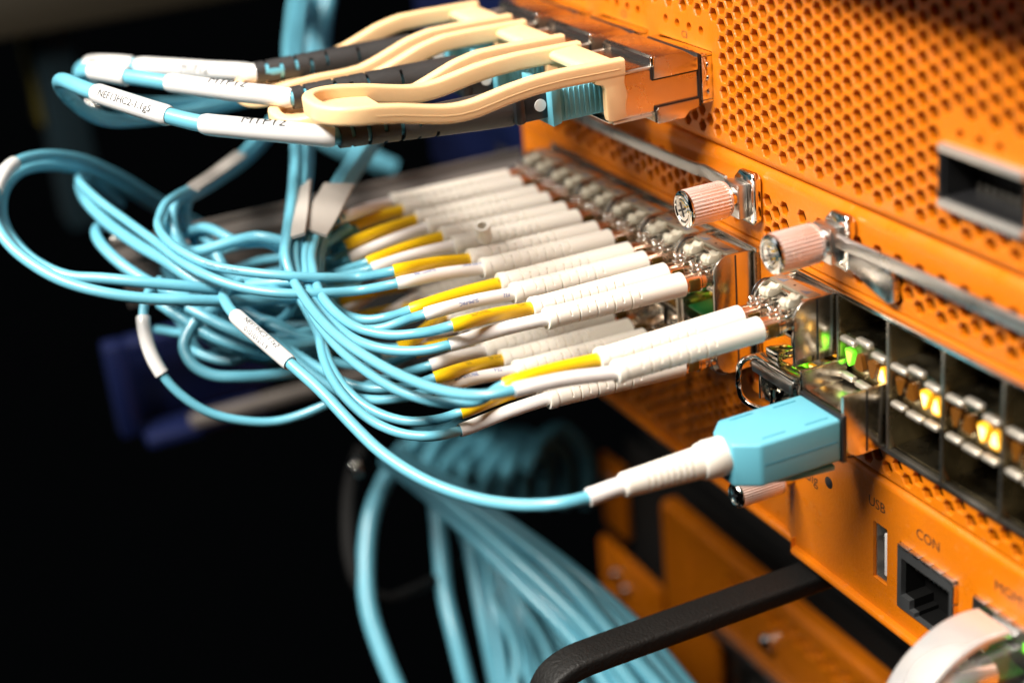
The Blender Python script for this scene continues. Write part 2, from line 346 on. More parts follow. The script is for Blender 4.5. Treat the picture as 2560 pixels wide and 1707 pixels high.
# ================================================================== quad transceivers with beige pull tabs
def zt_a(y):   # height of the pull tab along its length
    return np.interp(-y, [22, 40, 47, 53, 58, 62, 66, 70, 75, 80, 86, 92, 98], [106.6, 106.9, 106.6, 105.9, 105.0, 104.3, 104.1, 104.5, 105.6, 106.8, 107.8, 108.4, 108.8])
def zt_b(y):
    return np.interp(-y, [22, 40, 47, 53, 59, 63, 67, 72, 79, 86, 92, 98], [106.8, 107.1, 107, 105.8, 103.6, 102.2, 101.1, 100.8, 101, 100.6, 99.4, 98.4])
def make_qsfp(zt):
    ox = -76.0
    t = thing('pluggable_transceiver', 'chrome transceiver with beige pull tab in the slot marked C3', 'transceiver', (ox, 0, 93.7), 'transceivers in the upper chassis')
    x0, x1 = -87.6, -64.2
    # nose: rounded shell, open at the front
    o = rrect(x1-x0, 12.2, 1.4); sh = [((x0+x1)/2+p[0], 99.4+p[1]) for p in o]
    inn = [((x0+x1)/2+p[0]*.955, 99.4+p[1]*.915) for p in o]
    V = []; F = []; n = len(sh)
    for pl, y in ((sh, 3.), (sh, -27.6), (inn, -28.), (inn, -16.)): V += [(p[0], y, p[1]) for p in pl]
    for a in range(3): F += [(a*n+i, a*n+(i+1) % n, (a+1)*n+(i+1) % n, (a+1)*n+i) for i in range(n)]
    F.append(tuple(3*n+i for i in range(n)))
    mk('shell', (V, F), SATIN, t)
    for xx, zz in ((x1-.28, 105.18), (x1-.28, 93.62), (x0+.28, 105.18)): mk('edge_highlight', lathe([(-27.3, .3), (-27.2, .42), (-16.7, .42), (-16.6, .3)], 14, (xx, 0, zz), 'y'), SPRING, t)  # pale bars laid along the shell edges as their highlight
    mk('throat', join(box(x0+1.6, x1-1.6, -24, -17, 94.6, 104.2, .5), box(x0+3, x0+7, -27, -23, 94.4, 96.2, .3), box(x1-8, x1-3, -27, -23, 94.4, 96.2, .3)), STEEL, t)
    # raised collar next to the panel
    pr = [(-16.2, 102.4), (-16.2, 107.0), (-15.4, 107.7), (-7.6, 107.7), (-4.6, 105.6), (-3.9, 105.6), (-3.9, 102.4)]
    mk('top_step', prism(pr, 'x', x0-.75, x1+.75, .25), SATIN, t)
    pr = [(-15.6, 91.5), (-15.9, 94.4), (-15.2, 95.3), (-3.9, 95.3), (-3.9, 93.2), (-6.6, 92.7), (-8, 91.2), (-15.2, 91.2)]
    mk('bottom_step', prism(pr, 'x', x0-.65, x1+.65, .25), SATIN, t)
    for xx in (x1+.1, x0-.45): mk('seam', join(box(xx, xx+.35, -16.55, -16.25, 102.2, 106.8), box(xx, xx+.35, -16.4, -3.9, 102.0, 102.32), box(xx, xx+.35, -16.0, -15.6, 91.6, 95.4), box(xx, xx+.35, -15.8, -3.9, 95.32, 95.62)), BLACKP, t, smooth=0)
    mk('gasket', box(x0-.5, x1+.5, -3.85, -3.1, 93.3, 106.2, .2), BLACKP, t)
    V, F = join(box(x0-.75, x1+.75, -3.0, 1.6, 93.85, 94.5, .2), box(x0-.75, x1+.75, -3.0, 1.6, 105.3, 105.95, .2), box(x0-.75, x0-.1, -3.0, 1.6, 94.6, 105.2, .2), box(x1+.1, x1+.75, -3.0, 1.6, 94.6, 105.2, .2))
    mk('cage_collar', (V, F), CHROME, t)
    for z in (96.5, 99.9, 103.2): mk('spring_finger', lathe([(0, .75), (.25, .7), (.45, .35)], 12, (x1+.7, -1.0, z), 'x'), CHROME, t)
    mk('ridge_bar', box(x0+3.6, x1-.4, -16.5, -15.6, 105.3, 107.1, .3), BLACKP, t)
    mk('corner_glint', box(x1-.5, x1+.75, -16.6, -15.3, 105.2, 107.9, .5, 3), CHROME, t)
    # pull tab
    a0, a1 = -87.3, -65.2; cx = (a0+a1)/2; hw = (a1-a0)/2
    pts = [(a1, y) for y in np.linspace(-23.5, -86, 34)]
    pts += [(cx+hw*math.copysign(abs(math.cos(a))**.75, math.cos(a)), -86-10.2*abs(math.sin(a))**.85) for a in np.linspace(.12, math.pi-.12, 22)]
    pts += [(a0, y) for y in np.linspace(-86, -23.5, 34)]
    P = Path([(x, y, zt(y)) for x, y in pts], raw=True)
    tab = mk('pull_tab', sweep(P, rrect(3.1, 4.3, .8)), BEIGE, t)
    mk('mould_line', sweep(Path([(a1+1.53, y, zt(y)-.15) for y in np.linspace(-25, -86, 34)], raw=True), rrect(.24, .26, .06, 1)), BEIGE, tab)
    g = [(x, y) for x, y in pts if y < -80]
    V = [(x, y, zt(y)-1.3) for x, y in g]+[(x, y, zt(y)-.5) for x, y in g]; n = len(g)
    F = [tuple(range(n))[::-1], tuple(range(n, 2*n))]+[(i, (i+1) % n, n+(i+1) % n, n+i) for i in range(n)]
    mk('finger_plate', (V, F), BEIGE, tab)
    # clip that grips the shell: top bridge and two side legs
    mk('clip_bridge', prism([(-24.2, 105.7), (-24.2, 107.6), (-25, 108.4), (-31.6, 108.0), (-32.6, 107.2), (-32.2, 105.7)], 'x', a0-1.2, a1+1.2, .45), BEIGE, tab)
    for x in (a0-1.35, a1-.75):
        mk('clip_leg', prism([(-23.3, 107.0), (-23.7, 103), (-23.0, 100), (-23.8, 97), (-23.3, 94.6), (-26.6, 94.1), (-28.6, 94.4), (-28.9, 96), (-28.9, 102.2), (-29.5, 103.3), (-31.5, 103.9), (-32, 107.4)], 'x', x, x+2.1, .35), BEIGE, tab)
    return t
Q0 = make_qsfp(zt_a); Q1 = make_qsfp(zt_b)
for k in (1, 2):
    c = Q1 if k == 1 else copy_tree(Q1); c.location.x = (-76-31*k)*S
    c['label'] = 'chrome transceiver with beige pull tab in the slot marked C%d' % (3-k)

# ================================================================== trunk cords with black boots
def slot_boot(r0, r1, L, slots, k=30):
    """tapered boot along +z with cut slots: (s, width, a0, a1 degrees)"""
    ss = sorted(set([0, .12, L-.5, L]+[x for s_, w_, *_ in slots for x in (s_-.06, s_, s_+w_, s_+w_+.06)]+list(np.linspace(1, L-1, 14))))
    V = []; F = []
    for s_ in ss:
        rr = r0+(r1-r0)*(s_/L)
        if s_ == 0 or s_ == L: rr -= .25
        for j in range(k):
            a = 360*j/k; c = 1.
            for q0, w_, a0, a1 in slots:
                if q0-1e-6 <= s_ <= q0+w_+1e-6 and ((a-a0) % 360) <= (a1-a0): c = .8
            V.append((rr*c*math.cos(math.radians(a)), rr*c*math.sin(math.radians(a)), s_))
    for i in range(len(ss)-1):
        for j in range(k): F.append((i*k+j, i*k+(j+1) % k, (i+1)*k+(j+1) % k, (i+1)*k+j))
    F.append(tuple(range(k))[::-1]); F.append(tuple((len(ss)-1)*k+j for j in range(k)))
    return V, F
def scaled(VF): return [tuple(np.array(v)*S) for v in VF[0]], VF[1]
def hollow_boot():
    """black boot with real slots through which the aqua cable shows"""
    k = 24; L = 43; ss = [0, 1, 8, 15, 15.8, 19.3, 20.1, 23.6, 24.4, 27.8, 28.8, 31.8, 32.8, 35.8, 36.8, 39.6, 40.6, 42.6, 43]
    R = lambda s_: np.interp(s_, [0, 8, 18, 43], [4.5, 4.3, 3.9, 2.75])
    V = []; F = []
    for s_ in ss: V += [(R(s_)*math.cos(2*math.pi*j/k), R(s_)*math.sin(2*math.pi*j/k), s_) for j in range(k)]
    no = len(V)
    for s_ in ss: V += [((R(s_)-.7)*math.cos(2*math.pi*j/k), (R(s_)-.7)*math.sin(2*math.pi*j/k), s_) for j in range(k)]
    cut = set()
    for q, i in enumerate((3, 5, 7, 9, 11, 13, 15)):
        for j in range(k):
            jj = (j+(k//4 if q % 2 else 0)) % k
            if jj % (k//2) < k//2-3 and q > 1: cut.add((i, j))
            elif jj % (k//2) < 4: cut.add((i, j))
    for i in range(len(ss)-1):
        for j in range(k):
            if (i, j) in cut: continue
            a, b, c, d = i*k+j, i*k+(j+1) % k, (i+1)*k+(j+1) % k, (i+1)*k+j
            F.append((a, b, c, d)); F.append((no+d, no+c, no+b, no+a))
            for (n1, n2, e0, e1) in ((i-1, j, a, b), (i+1, j, c, d), (i, (j-1) % k, d, a), (i, (j+1) % k, b, c)):
                if (n1, n2) in cut: F.append((e0, e1, no+e1, no+e0))
    F.append(tuple(range(k))[::-1]); m = (len(ss)-1)*k
    F += [(m+j, m+(j+1) % k, no+m+(j+1) % k, no+m+j) for j in range(k)]
    return V, F
HB = mesh_of('strain_boot', *scaled(hollow_boot()), RUBBER)
def trunk(k, label, way, lab1, lab2, t1, t2, tilt):
    cx = -76.3-31*k; t = thing('fibre_trunk_cable', label, 'cable', (cx, -28, 99), 'trunk cords in the upper chassis')
    h = mk('plug_housing', join(box(cx-7.3, cx+7.3, -39.5, -17, 95.3, 103.6, .5), prism([(-41, 94.6), (-38.6, 95.2), (-38.6, 104.2), (-41, 104.9)], 'x', cx-8, cx+8, .3)), AQUAP, t)
    for q in range(9): mk('grip_rib', box(cx+7.2, cx+7.55, -37.6+q*1.35, -37.0+q*1.35, 96, 103.2, .12, 1), AQUAP, h)
    mk('housing_slider', box(cx-4.5, cx+4.5, -38.4, -19, 103.5, 104.5, .3), AQUAP, h)
    mk('plug_body', join(box(cx-5.2, cx+5.2, -47.2, -38, 96.2, 102.9, .7), box(cx-5.6, cx+5.6, -49.4, -46.6, 95.9, 103.2, .9)), BLACKP, t)
    mk('polarity_dot', lathe([(0, 1.5), (.25, 1.5)], 20, (cx+5.15, -42.8, 99.8), 'x'), WHITEP, t)
    b0 = np.array((cx, -48.5, 99.3+2.2*(k > 0))); b1 = b0+np.array((tilt[0], -43, tilt[1])); ax = (b1-b0)/np.linalg.norm(b1-b0)
    inst('strain_boot', HB, t, b0, ax)
    P = Path([b0, b0+ax*20, b1]+[at(*p[:2], d=p[2]) for p in way], 12)
    mk('cable', tube(P, 2.0), AQUA, t)
    for n_, (a, b), txt, h_, ang in (('label_sleeve', lab1, t1, 2.6, (.3, .3, 1.2)[k]), ('label_sleeve', lab2, t2, 1.8, .95)):
        s0, s1 = P.near(*a), P.near(*b); sp = P.sub(s0, s1, 26)
        o = mk(n_, tube(sp, lambda u: 2.55 if .015 < u < .985 else 2.25, 18), LABEL, t)
        if txt: mk('printing', text_tube(txt, h_, P, (s0+s1)/2, ang, 2.64), INK, o, smooth=0)
    return t
trunk(0, 'aqua trunk cord in slot C3, white sleeve printed NEF13HC2', [(800, 339, 365), (740, 333, 365), (670, 327, 366), (590, 319, 368), (507, 310, 371), (425, 291, 375), (330, 262, 381), (240, 233, 389), (195, 216, 394), (163, 203, 400), (150, 207, 408), (165, 235, 416), (210, 275, 426), (270, 300, 440), (380, 296, 460), (520, 272, 490), (650, 240, 530)],
      ((838, 346), (507, 310)), ((425, 291), (240, 233)), 'MTP12', 'NEF13HC2-1.1g5', (0, 1.9))
trunk(1, 'aqua trunk cord in slot C2 with glossy white MTP12 sleeve', [(700, 241, 395), (620, 233, 397), (540, 223, 400), (420, 207, 405), (325, 193, 410), (270, 184, 414), (225, 178, 418), (203, 186, 424), (215, 212, 432), (300, 250, 450), (420, 262, 480), (560, 250, 520)],
      ((735, 245), (422, 207)), ((318, 192), (232, 179)), 'MTP12', '', (-2.5, 1.6))
trunk(2, 'aqua trunk cord in slot C1 whose sleeve reads MTP12', [(610, 180, 425), (540, 177, 430), (450, 171, 438), (345, 165, 446), (280, 160, 450), (225, 162, 456), (200, 178, 462), (210, 215, 470), (280, 255, 490), (420, 290, 520)],
      ((648, 183), (347, 165)), ((335, 164), (222, 163)), 'MTP12', 'NEF13HC2', (-3, 1.6))

# ================================================================== the lower chassis
LC = thing('network_chassis', 'orange lower chassis with USB, CON and MGMT sockets', 'chassis', (-50, 0, -17))
PY = 0.0
# recessed perforated part on the left, raised control panel on the right, rolled bottom lip
mk('vent_panel', plate(-178.5, -40, -15.6, 19.8, 2.6, 4.2, lattice(-172, -56, -11.5, 13.5)), ORANGE, LC)
mk('corner_flare', prism([(-40.2, 2.6), (-32.6, 0.0), (-31.6, 0), (-31.6, 1.2), (-40.2, 4.2)], 'z', -15.6, 19.8), ORANGE, LC)
USB = [(0, -7.7), (5.2, -7.7), (5.2, 7.5), (0, 7.5)]
def rj(x, z): return [(x, z), (x+20.2, z), (x+20.2, z+17.2), (x, z+17.2)]
RJA, RJB = (9.8, -10.2), (35.4, -10.2)
ctrl_holes = [USB, rj(*RJA), rj(*RJB)]
mk('control_panel', plate(-31.6, 76, -15.6, 18.2, 0, 1.6, ctrl_holes), ORANGE, LC)
mk('panel_brow', curl(-31.6, 76, 18.2, 1, 0, 1.6), ORANGE, LC)
mk('vent_brow', curl(-178.5, -40, 19.8, 1, 2.6, .8), ORANGE, LC)
lip = [(-1.7, -17.0), (-1.2, -18.1), (0, -18.5), (5, -18.5), (5, -15.6), (-.4, -15.6), (-1.4, -16)]
mk('bottom_lip', prism(lip, 'x', -32.2, 76, .3), ORANGE, LC)
mk('bottom_lip', prism([(p[0]+2.4, p[1]+.6) for p in lip], 'x', -178.5, -32.6, .3), ORANGE, LC)
mk('side_return', prism([(-32.4, -1.2), (-31.9, 3), (-34.0, 3)], 'z', -18.2, -13.5), ORANGE, LC)
mk('inner_tray', join(box(-178, 75.5, 22, 23, -18, 82), box(-178, 75.5, 6, 22, -18.4, -17.6), box(-178.6, -177.6, 4, 22, -17, 82)), DARK, LC, smooth=0)
mk('lettering', text_face('USB', 2.55, 1.4, 12.3, -.06), INK, LC, smooth=0)
mk('lettering', text_face('CON', 2.5, 19.7, 12.1, -.06), INK, LC, smooth=0)
mk('lettering', text_face('MGMT', 2.5, 46.4, 12.4, -.06), INK, LC, smooth=0)
mk('logo_lettering', text_face('Gig', 3.0, -24.8, 7.4, -.06), INK, LC, smooth=0)
mk('logo_orb', join(lathe([(-.35, .2), (-.25, 1.1), (0, 1.55)], 20, (-17.4, -.02, 9.3), 'y')), INK, LC)
# USB socket
mk('usb_shell', join(box(.15, .55, .7, 9, -7.5, 7.3), box(4.75, 5.05, .7, 9, -7.5, 7.3), box(.6, 4.7, .7, 9, -7.5, -7.1), box(.6, 4.7, .7, 9, 6.9, 7.3), box(.2, 5, 9, 9.4, -7.5, 7.3), box(.9, 2.1, 2, 6, 1, 3.2, .3)), STEEL, LC, smooth=0)
mk('usb_tongue', box(2.9, 4.5, .9, 8.8, -6.2, 5.2, .3), WHITEP, LC)
# RJ45 sockets: metal shield, black stepped mouth
def rj45(x, z, name, m):
    o = [(x+.3, z+.3), (x+19.9, z+.3), (x+19.9, z+16.9), (x+.3, z+16.9)]
    inn = [(x+1.7, z+3.9), (x+4.8, z+3.9), (x+4.8, z+1.6), (x+6.6, z+1.6), (x+6.6, z+.55), (x+13.4, z+.55), (x+13.4, z+1.6), (x+15.2, z+1.6), (x+15.2, z+3.9), (x+18.3, z+3.9), (x+18.3, z+13.8), (x+1.7, z+13.8)]
    s_ = mk(name, plate(0, 0, 0, 0, -.9, .5, [inn], outline=o), m, LC, smooth=0)
    mk('socket_lining', plate(0, 0, 0, 0, .55, 6, [inn], outline=o), BLACKM, s_, smooth=0)
    mk('socket_throat', join(box(x+1, x+19.2, 6, 7, z+.4, z+15), box(x+1.8, x+18.2, 4.5, 6, z+9, z+13.5)), BLACKM, s_, smooth=0)
    for q in range(8): mk('contact', box(x+4.2+q*1.55, x+4.8+q*1.55, 1.2, 5.8, z+11.2, z+11.7), CAGE, s_, smooth=0)
    for q in range(5): mk('shield_finger', box(x+.6+q*3.85, x+4.2+q*3.85, -1.25, .9, z+16.5, z+17.25, .25), STEEL, s_)
    for q in range(3): mk('shield_finger', box(x+19.6, x+20.15, -1.2, .9, z+1.2+q*5.2, z+6+q*5.2, .2), COPPER if q else STEEL, s_)
    mk('lamp_window', box(x+2.2, x+4.6, 3.6, 4.4, z+8.6, z+11.0, .2), CAGE, s_)
rj45(*RJA, 'console_socket', mat('socket_shield', (.16, .165, .17), .4, .8, var=.08))
rj45(*RJB, 'management_socket', STEEL)
# knurled screw maker
def screw_parts(t, x, z, y0, L, r, body=True, mk_=mk):
    k = 192
    def kn(s_, a): return (1.0, .985, .935, .905, .935, .985)[int(round(a/(2*math.pi)*k)) % 6]
    mk_('knob', lathe([(y0+.0, r*.86), (y0-.15, r*.93), (y0-.9, r*.98)], 48, (x, 0, z), 'y'), KNOB, t)
    mk_('knurled_grip', lathe([(y0-.9, r*.98), (y0-1.1, r), (y0-L+.9, r), (y0-L+.5, r*.97)], k, (x, 0, z), 'y', kn), KNOB, t)
    mk_('knob_rim', lathe([(y0-L+.5, r*.98), (y0-L+.1, r*.97), (y0-L-.35, r*.86), (y0-L-.4, r*.70), (y0-L+.05, r*.66), (y0-L+.1, r*.62), (y0-L-.25, r*.58), (y0-L-.35, r*.5), (y0-L-.35, r*.02)], 48, (x, 0, z), 'y'), CHROME, t)
    yc = y0-L-.4
    for a in (0, 90):
        c, s_ = math.cos(math.radians(a+25)), math.sin(math.radians(a+25))
        V = []
        for (u, v) in ((-r*.4, -.28), (r*.4, -.28), (r*.4, .28), (-r*.4, .28)):
            V.append((x+u*c-v*s_, yc-.03-.01*(a > 0), z+u*s_+v*c))
        V += [(p[0], p[1]+.2, p[2]) for p in V]
        mk_('cross_recess', (V, [(0, 1, 2, 3), (4, 7, 6, 5), (0, 4, 5, 1), (1, 5, 6, 2), (2, 6, 7, 3), (3, 7, 4, 0)]), BLACKP, t, smooth=0)
    if body:
        mk_('shank', lathe([(1.0, r*.5), (-.6, r*.52), (-.7, r*.58), (-2.6, r*.58), (-2.7, r*.53), (-3.0, r*.53), (-3.1, r*.58), (y0+.5, r*.58), (y0+.3, r*.66), (y0-.1, r*.7)], 36, (x, 0, z), 'y'), CHROME, t)
screw_parts(LC, -33.6, 3.4, -3.2, 13, 3.4)

# ================================================================== the two line cards
PITCH = 18.3
def card(label, x0, x1, px0, n, screw, lever, seed):
    t = thing('line_card', label, 'line card', (x0, 0, 20), 'line cards in the lower chassis')
    # upper strip: perforated sheet with a rolled top edge
    hs = lattice(x0+(7 if x0 < -100 else 2.2), x1-2.2, 65.0, 75.6, lambda x, z: abs(x-screw-.6) > 5.0)
    mk('face_strip', plate(x0, x1, 63.3, 79.4, 0, 1.7, hs), ORANGE, t)
    mk('rolled_edge', prism(arc(3.2, 79.4, 3.2, 180, 90, 8)+[(8, 82.6), (8, 79.4)], 'x', x0, x1), ORANGE, t)
    mk('cage_brow', box(x0, x1, -.15, 1.4, 61.5, 62.8, .2), ORANGE, t)
    mk('vent_strip', plate(x0, x1, 20.9, 27.9, .2, 1.7, lattice(x0+5, x1-3, 22.3, 26.8)), ORANGE, t)
    xe = px0+PITCH*n
    if px0-x0 > 2: mk('side_filler', box(x0, px0-.9, .1, 1.5, 28.1, 61.3), ORANGE, t)
    if x1 > xe+2: mk('side_filler', box(xe+.9, x1, .1, 1.5, 28.1, 61.3), ORANGE, t)
    mk('cage_rail', box(px0-.8, xe+.8, -1.0, .6, 60.25, 61.4, .25), CHROME, t)
    mk('cage_rail', box(px0-.8, xe+.8, -1.0, .6, 28.1, 29.4, .3), CAGE, t)
    sh = None
    for i in range(n+1): mk('cage_divider', box(px0+i*PITCH-.55, px0+i*PITCH+.55, -.9, 30, 29.45, 60.2, .2), PORTM, t); mk('divider_edge', box(px0+i*PITCH-.38, px0+i*PITCH+.38, -1.25, -.92, 29.5, 60.2, .12), CAGE, t)
    for i in range(n):
        a, b = px0+i*PITCH+.6, px0+(i+1)*PITCH-.6
        if i < 3 or x0 > -100:
            for z0, z1 in ((50.8, 60.2), (29.5, 41.4)):
                mk('port', join(box(a, b, .8, 30, z0, z0+.3), box(a, b, .8, 30, z1-.3, z1), box(a, b, 29, 30, z0, z1)), PORTM, t, smooth=0)
        st = mk('lamp_strip', box(a, b, 1.0, 2.2, 41.5, 50.6), PORTM, t)
        cols = {('r', 1): 'gooy', ('l', 5): 'gygy', ('r', 0): 'gyoy'}.get((seed, i), 'ooyy')
        for q in range(4):
            u = -1 if q % 2 else 1; cx = a+2.3+q*3.7+(1.0 if q > 1 else 0); lit = cols[q] != 'o'
            def rtri(kx):
                tri = []
                for (ex, ez, rr) in ((-.75, 1.25*u, .8), (.75, 1.25*u, .8), (0, -1.5*u, .65)): tri += [(cx+(ex+rr*math.cos(w_))*kx, 45.8+(ez+rr*math.sin(w_))*kx) for w_ in np.linspace(0, 2*math.pi, 16, endpoint=False)]
                tri = sorted(set((round(x, 4), round(z, 4)) for x, z in tri)); lo = []; up = []   # convex hull
                for p in tri:
                    while len(lo) > 1 and (lo[-1][0]-lo[-2][0])*(p[1]-lo[-2][1])-(lo[-1][1]-lo[-2][1])*(p[0]-lo[-2][0]) <= 0: lo.pop()
                    lo.append(p)
                for p in tri[::-1]:
                    while len(up) > 1 and (up[-1][0]-up[-2][0])*(p[1]-up[-2][1])-(up[-1][1]-up[-2][1])*(p[0]-up[-2][0]) <= 0: up.pop()
                    up.append(p)
                return lo[:-1]+up[:-1]
            o = mk('indicator_lamp', prism(rtri(1.0), 'y', -.1, 1.2), {'o': AMBER, 'y': LITY, 'g': LITG}[cols[q]], st)
            if lit: mk('lamp_core', prism(rtri(.7), 'y', -.22, -.12), COREY if cols[q] == 'y' else COREG, st)
        for (u0, u1, zz) in ((.5, 6.0, 50.4), (6.4, 11.6, 52.0), (12.0, 16.8, 50.5), (.7, 5.4, 41.4), (6.0, 11.4, 41.2), (12.0, 16.6, 41.5)):
            mk('spring_finger', box(a+u0, a+u1, -1.7, .3, zz-.75, zz+.75, .7, 3), SPRING, st)
    # captive screw with its bracket, and the ejector lever
    screw_parts(t, screw, 74.4, -6.8, 11.6, 4.6)
    o = [(screw+2.6+p[0], 74.2+p[1]) for p in ([(-5.6, -4.2), (-3.6, -6.4), (2.2, -6.4), (3.4, -5.2), (3.4, 5.2), (2.2, 6.6), (-3.2, 6.6), (-5.6, 4.2)])]
    mk('screw_bracket', prism(o, 'y', -2.4, -.4, .45), CHROME, t)
    mk('screw_bracket', prism([(screw-3.4, 78), (screw-5.6, 76), (screw-5.6, 71.6), (screw-3.4, 69.4), (screw+3, 69.4), (screw+3, 78)], 'y', -5.0, -2.5, .3), STEEL, t)
    lv, la, lb = lever
    P = Path([np.array(p) for p in lv], 8)
    mk('ejector_lever', sweep(P, rrect(1.1, 3.2, .4)), STEEL, t)
    return t
card('line card full of paired white boots, its lever pointing away from USB', -178.5, -31.14, -155.4, 6, -48.6, ([(-52, -4.5, 77.2), (-57, -4.8, 77.6), (-62, -4.2, 77.4), (-66, -3.4, 76.4), (-75, -2.6, 75.6), (-100, -2.6, 75.2), (-140, -2.4, 75.0)], 0, 0), 'l')
card('line card with rows of empty ports above the CON socket', -31.1, 76, -30.1, 6, -11.6, ([(-7.5, -4.0, 75.4), (-3, -3.6, 75.2), (4, -2.8, 75), (30, -2.6, 75), (75, -2.6, 75)], 0, 0), 'r')
mk_lp = [c for c in bpy.data.objects if c.name.startswith('line_card')]
mk('lever_pivot', prism([(-9, 73), (8.5, 73), (9.6, 71), (9.6, 66), (7.5, 65), (-6, 68.6), (-9, 70)], 'y', -2.2, -.3, .4), STEEL, mk_lp[1])
mk('lever_pivot', prism([(-62, 75.5), (-54, 75.5), (-53, 69), (-60.5, 69)], 'y', -2.0, -.3, .4), STEEL, mk_lp[0])

mk('case', box(-178, 75.5, 23.5, 420, -18, 82, 1), ORANGE, LC)
mk('base_sheet', box(-178, 75.5, 5.2, 23.3, -18.6, -18.45), ORANGE, LC, smooth=0)
# ================================================================== small-form transceivers (copied)
def make_sfp():
    """upright module; origin = port centre in the panel plane"""
    t = thing('small_transceiver', 'x', 'transceiver', (0, 0, 0), 'small transceivers in the line cards')
    h = 4.7
    prof = [(.2, -9.9), (.2, h+.6), (-5, h+.9)]+arc(-7.6, h-3.6, 4.6, 88, 176, 7)+[(-12.2, -9.9)]
    L = mk('shell', join(prism(prof, 'x', 7.4, 8.25, .18), prism(prof, 'x', -8.25, -7.4, .18), box(-7.4, 7.4, -8.8, 2.9, h-.5, h+.35, .15), box(-7.4, 7.4, -10.5, 2.9, -h, -h+.6, .15), box(-7.4, 7.4, -4, -2, -h+.6, h-.5)), SHELLM, t)
    mk('shell_seam', join(box(8.2, 8.42, -6.1, -5.75, -9.8, h+.5), box(-8.42, -8.2, -6.1, -5.75, -9.8, h+.5)), BLACKP, L, smooth=0)
    p = mk('top_plate', box(-7.6, 7.9, -7.9, -4.6, h+.4, h+1.15, .15), PLATEM, t)
    for x in (-4.6, 4.6):
        V = [(x-1.5, -7.2, h+1.17), (x+1.5, -7.2, h+1.17), (x+1.1, -5.2, h+1.17)]
        mk('arrow_mark', (V, [(0, 1, 2)]), mat('arrow_grey', (.12, .14, .17), .5) if x < 0 else bpy.data.materials['arrow_grey'], p, smooth=0)
    mk('pin_hole', lathe([(h+1.1, .35), (h+1.2, .35)], 12, (0, -6.2, 0), 'z'), BLACKP, p)
    for x in (-4.1, 4.1):
        pr = [(-8.0, h-1.2), (-8.0, h+.5), (-8.8, h+.9), (-9.7, h+.2), (-10.6, h+.2), (-11.4, h+.5), (-12.2, h-.2), (-12.2, h-1.4), (-10.9, h-1.8)]
        mk('latch', join(prism(pr, 'x', x-1.8, x+.4, .25), prism([(p[0]*.97, p[1]+.25) for p in pr], 'x', x+.45, x+1.5, .2)), CREAM, t)
    mk('port_block', join(*[box(x-3.1, x+3.1, -9.6, -4.2, -h+.8, h-1.2, .4) for x in (-3.95, 3.95)]), CAGE, t)
    g = []
    for x in (-3.95, 3.95):
        g += [box(x-2.3, x-1.5, -14.5, -9.4, h-3.0, h-2.2, .2), box(x+1.5, x+2.3, -14.5, -9.4, h-3.2, h-2.4, .2), box(x-1.2, x+1.2, -13.4, -9.4, h-2.2, h-1.5, .2), box(x-2.6, x+2.6, -11.2, -10.4, -h+1.2, h-2.2, .25)]
    for x in (-3.95, 3.95):  # chrome beads added among the clips for point highlights
        for (u, v, w_, r_) in ((-1.9, -14.2, h-1.7, .55), (-.7, -14.8, h-1.5, .42), (.6, -14.1, h-1.2, .5), (1.8, -14.6, h-1.9, .5), (2.5, -12.6, h-2.6, .45), (-2.5, -12.4, h-2.9, .45), (.1, -13.0, h-.9, .4)):
            bm = bmesh.new(); bmesh.ops.create_icosphere(bm, subdivisions=2, radius=r_)
            for v_ in bm.verts: v_.co = Vector((v_.co.x*.8+x+u, v_.co.y*1.5+v, v_.co.z*.8+w_))
            g.append(bm_out(bm))
    mk('clips_and_beads', join(*g), CHROME, t)
    w_ = Path([(-7.6, -8, h+.9), (-7.5, -10, h+1.2), (-7.4, -12.5, h-.4), (-7.2, -13.4, h-3.4)], 6)
    mk('bail_wire', tube(w_, .2, 8), BLACKP, t)
    return t
SF = make_sfp(); first = True
def place_sfp(xc, zc, label, down=False):
    global first
    o = SF if first else copy_tree(SF); first = False
    o.location = Vector((xc, 0, zc))*S; o['label'] = label; o['org'] = [xc, 0, zc]
    if down: o.rotation_euler = (0, math.pi, 0)
    return o
XL = [-155.4+PITCH*(i+.5) for i in range(6)]; ordl = ['sixth', 'fifth', 'fourth', 'third', 'second', 'first']
ZT, ZB = 55.2, 35.2
for i in range(6):
    place_sfp(XL[i], ZT, 'small chrome transceiver, upper row, %s port from the screw bracket end of the full card' % ordl[i])
    place_sfp(XL[i], ZB, 'small chrome transceiver, lower row under the boots, %s port from the screw end' % ordl[i], True)
XR = [-30.1+PITCH*(i+.5) for i in range(6)]
place_sfp(XR[0], ZT, 'small chrome transceiver in the card with empty ports, carrying two white boots')
place_sfp(XR[1], ZB, 'small chrome transceiver behind the aqua block plug', True)
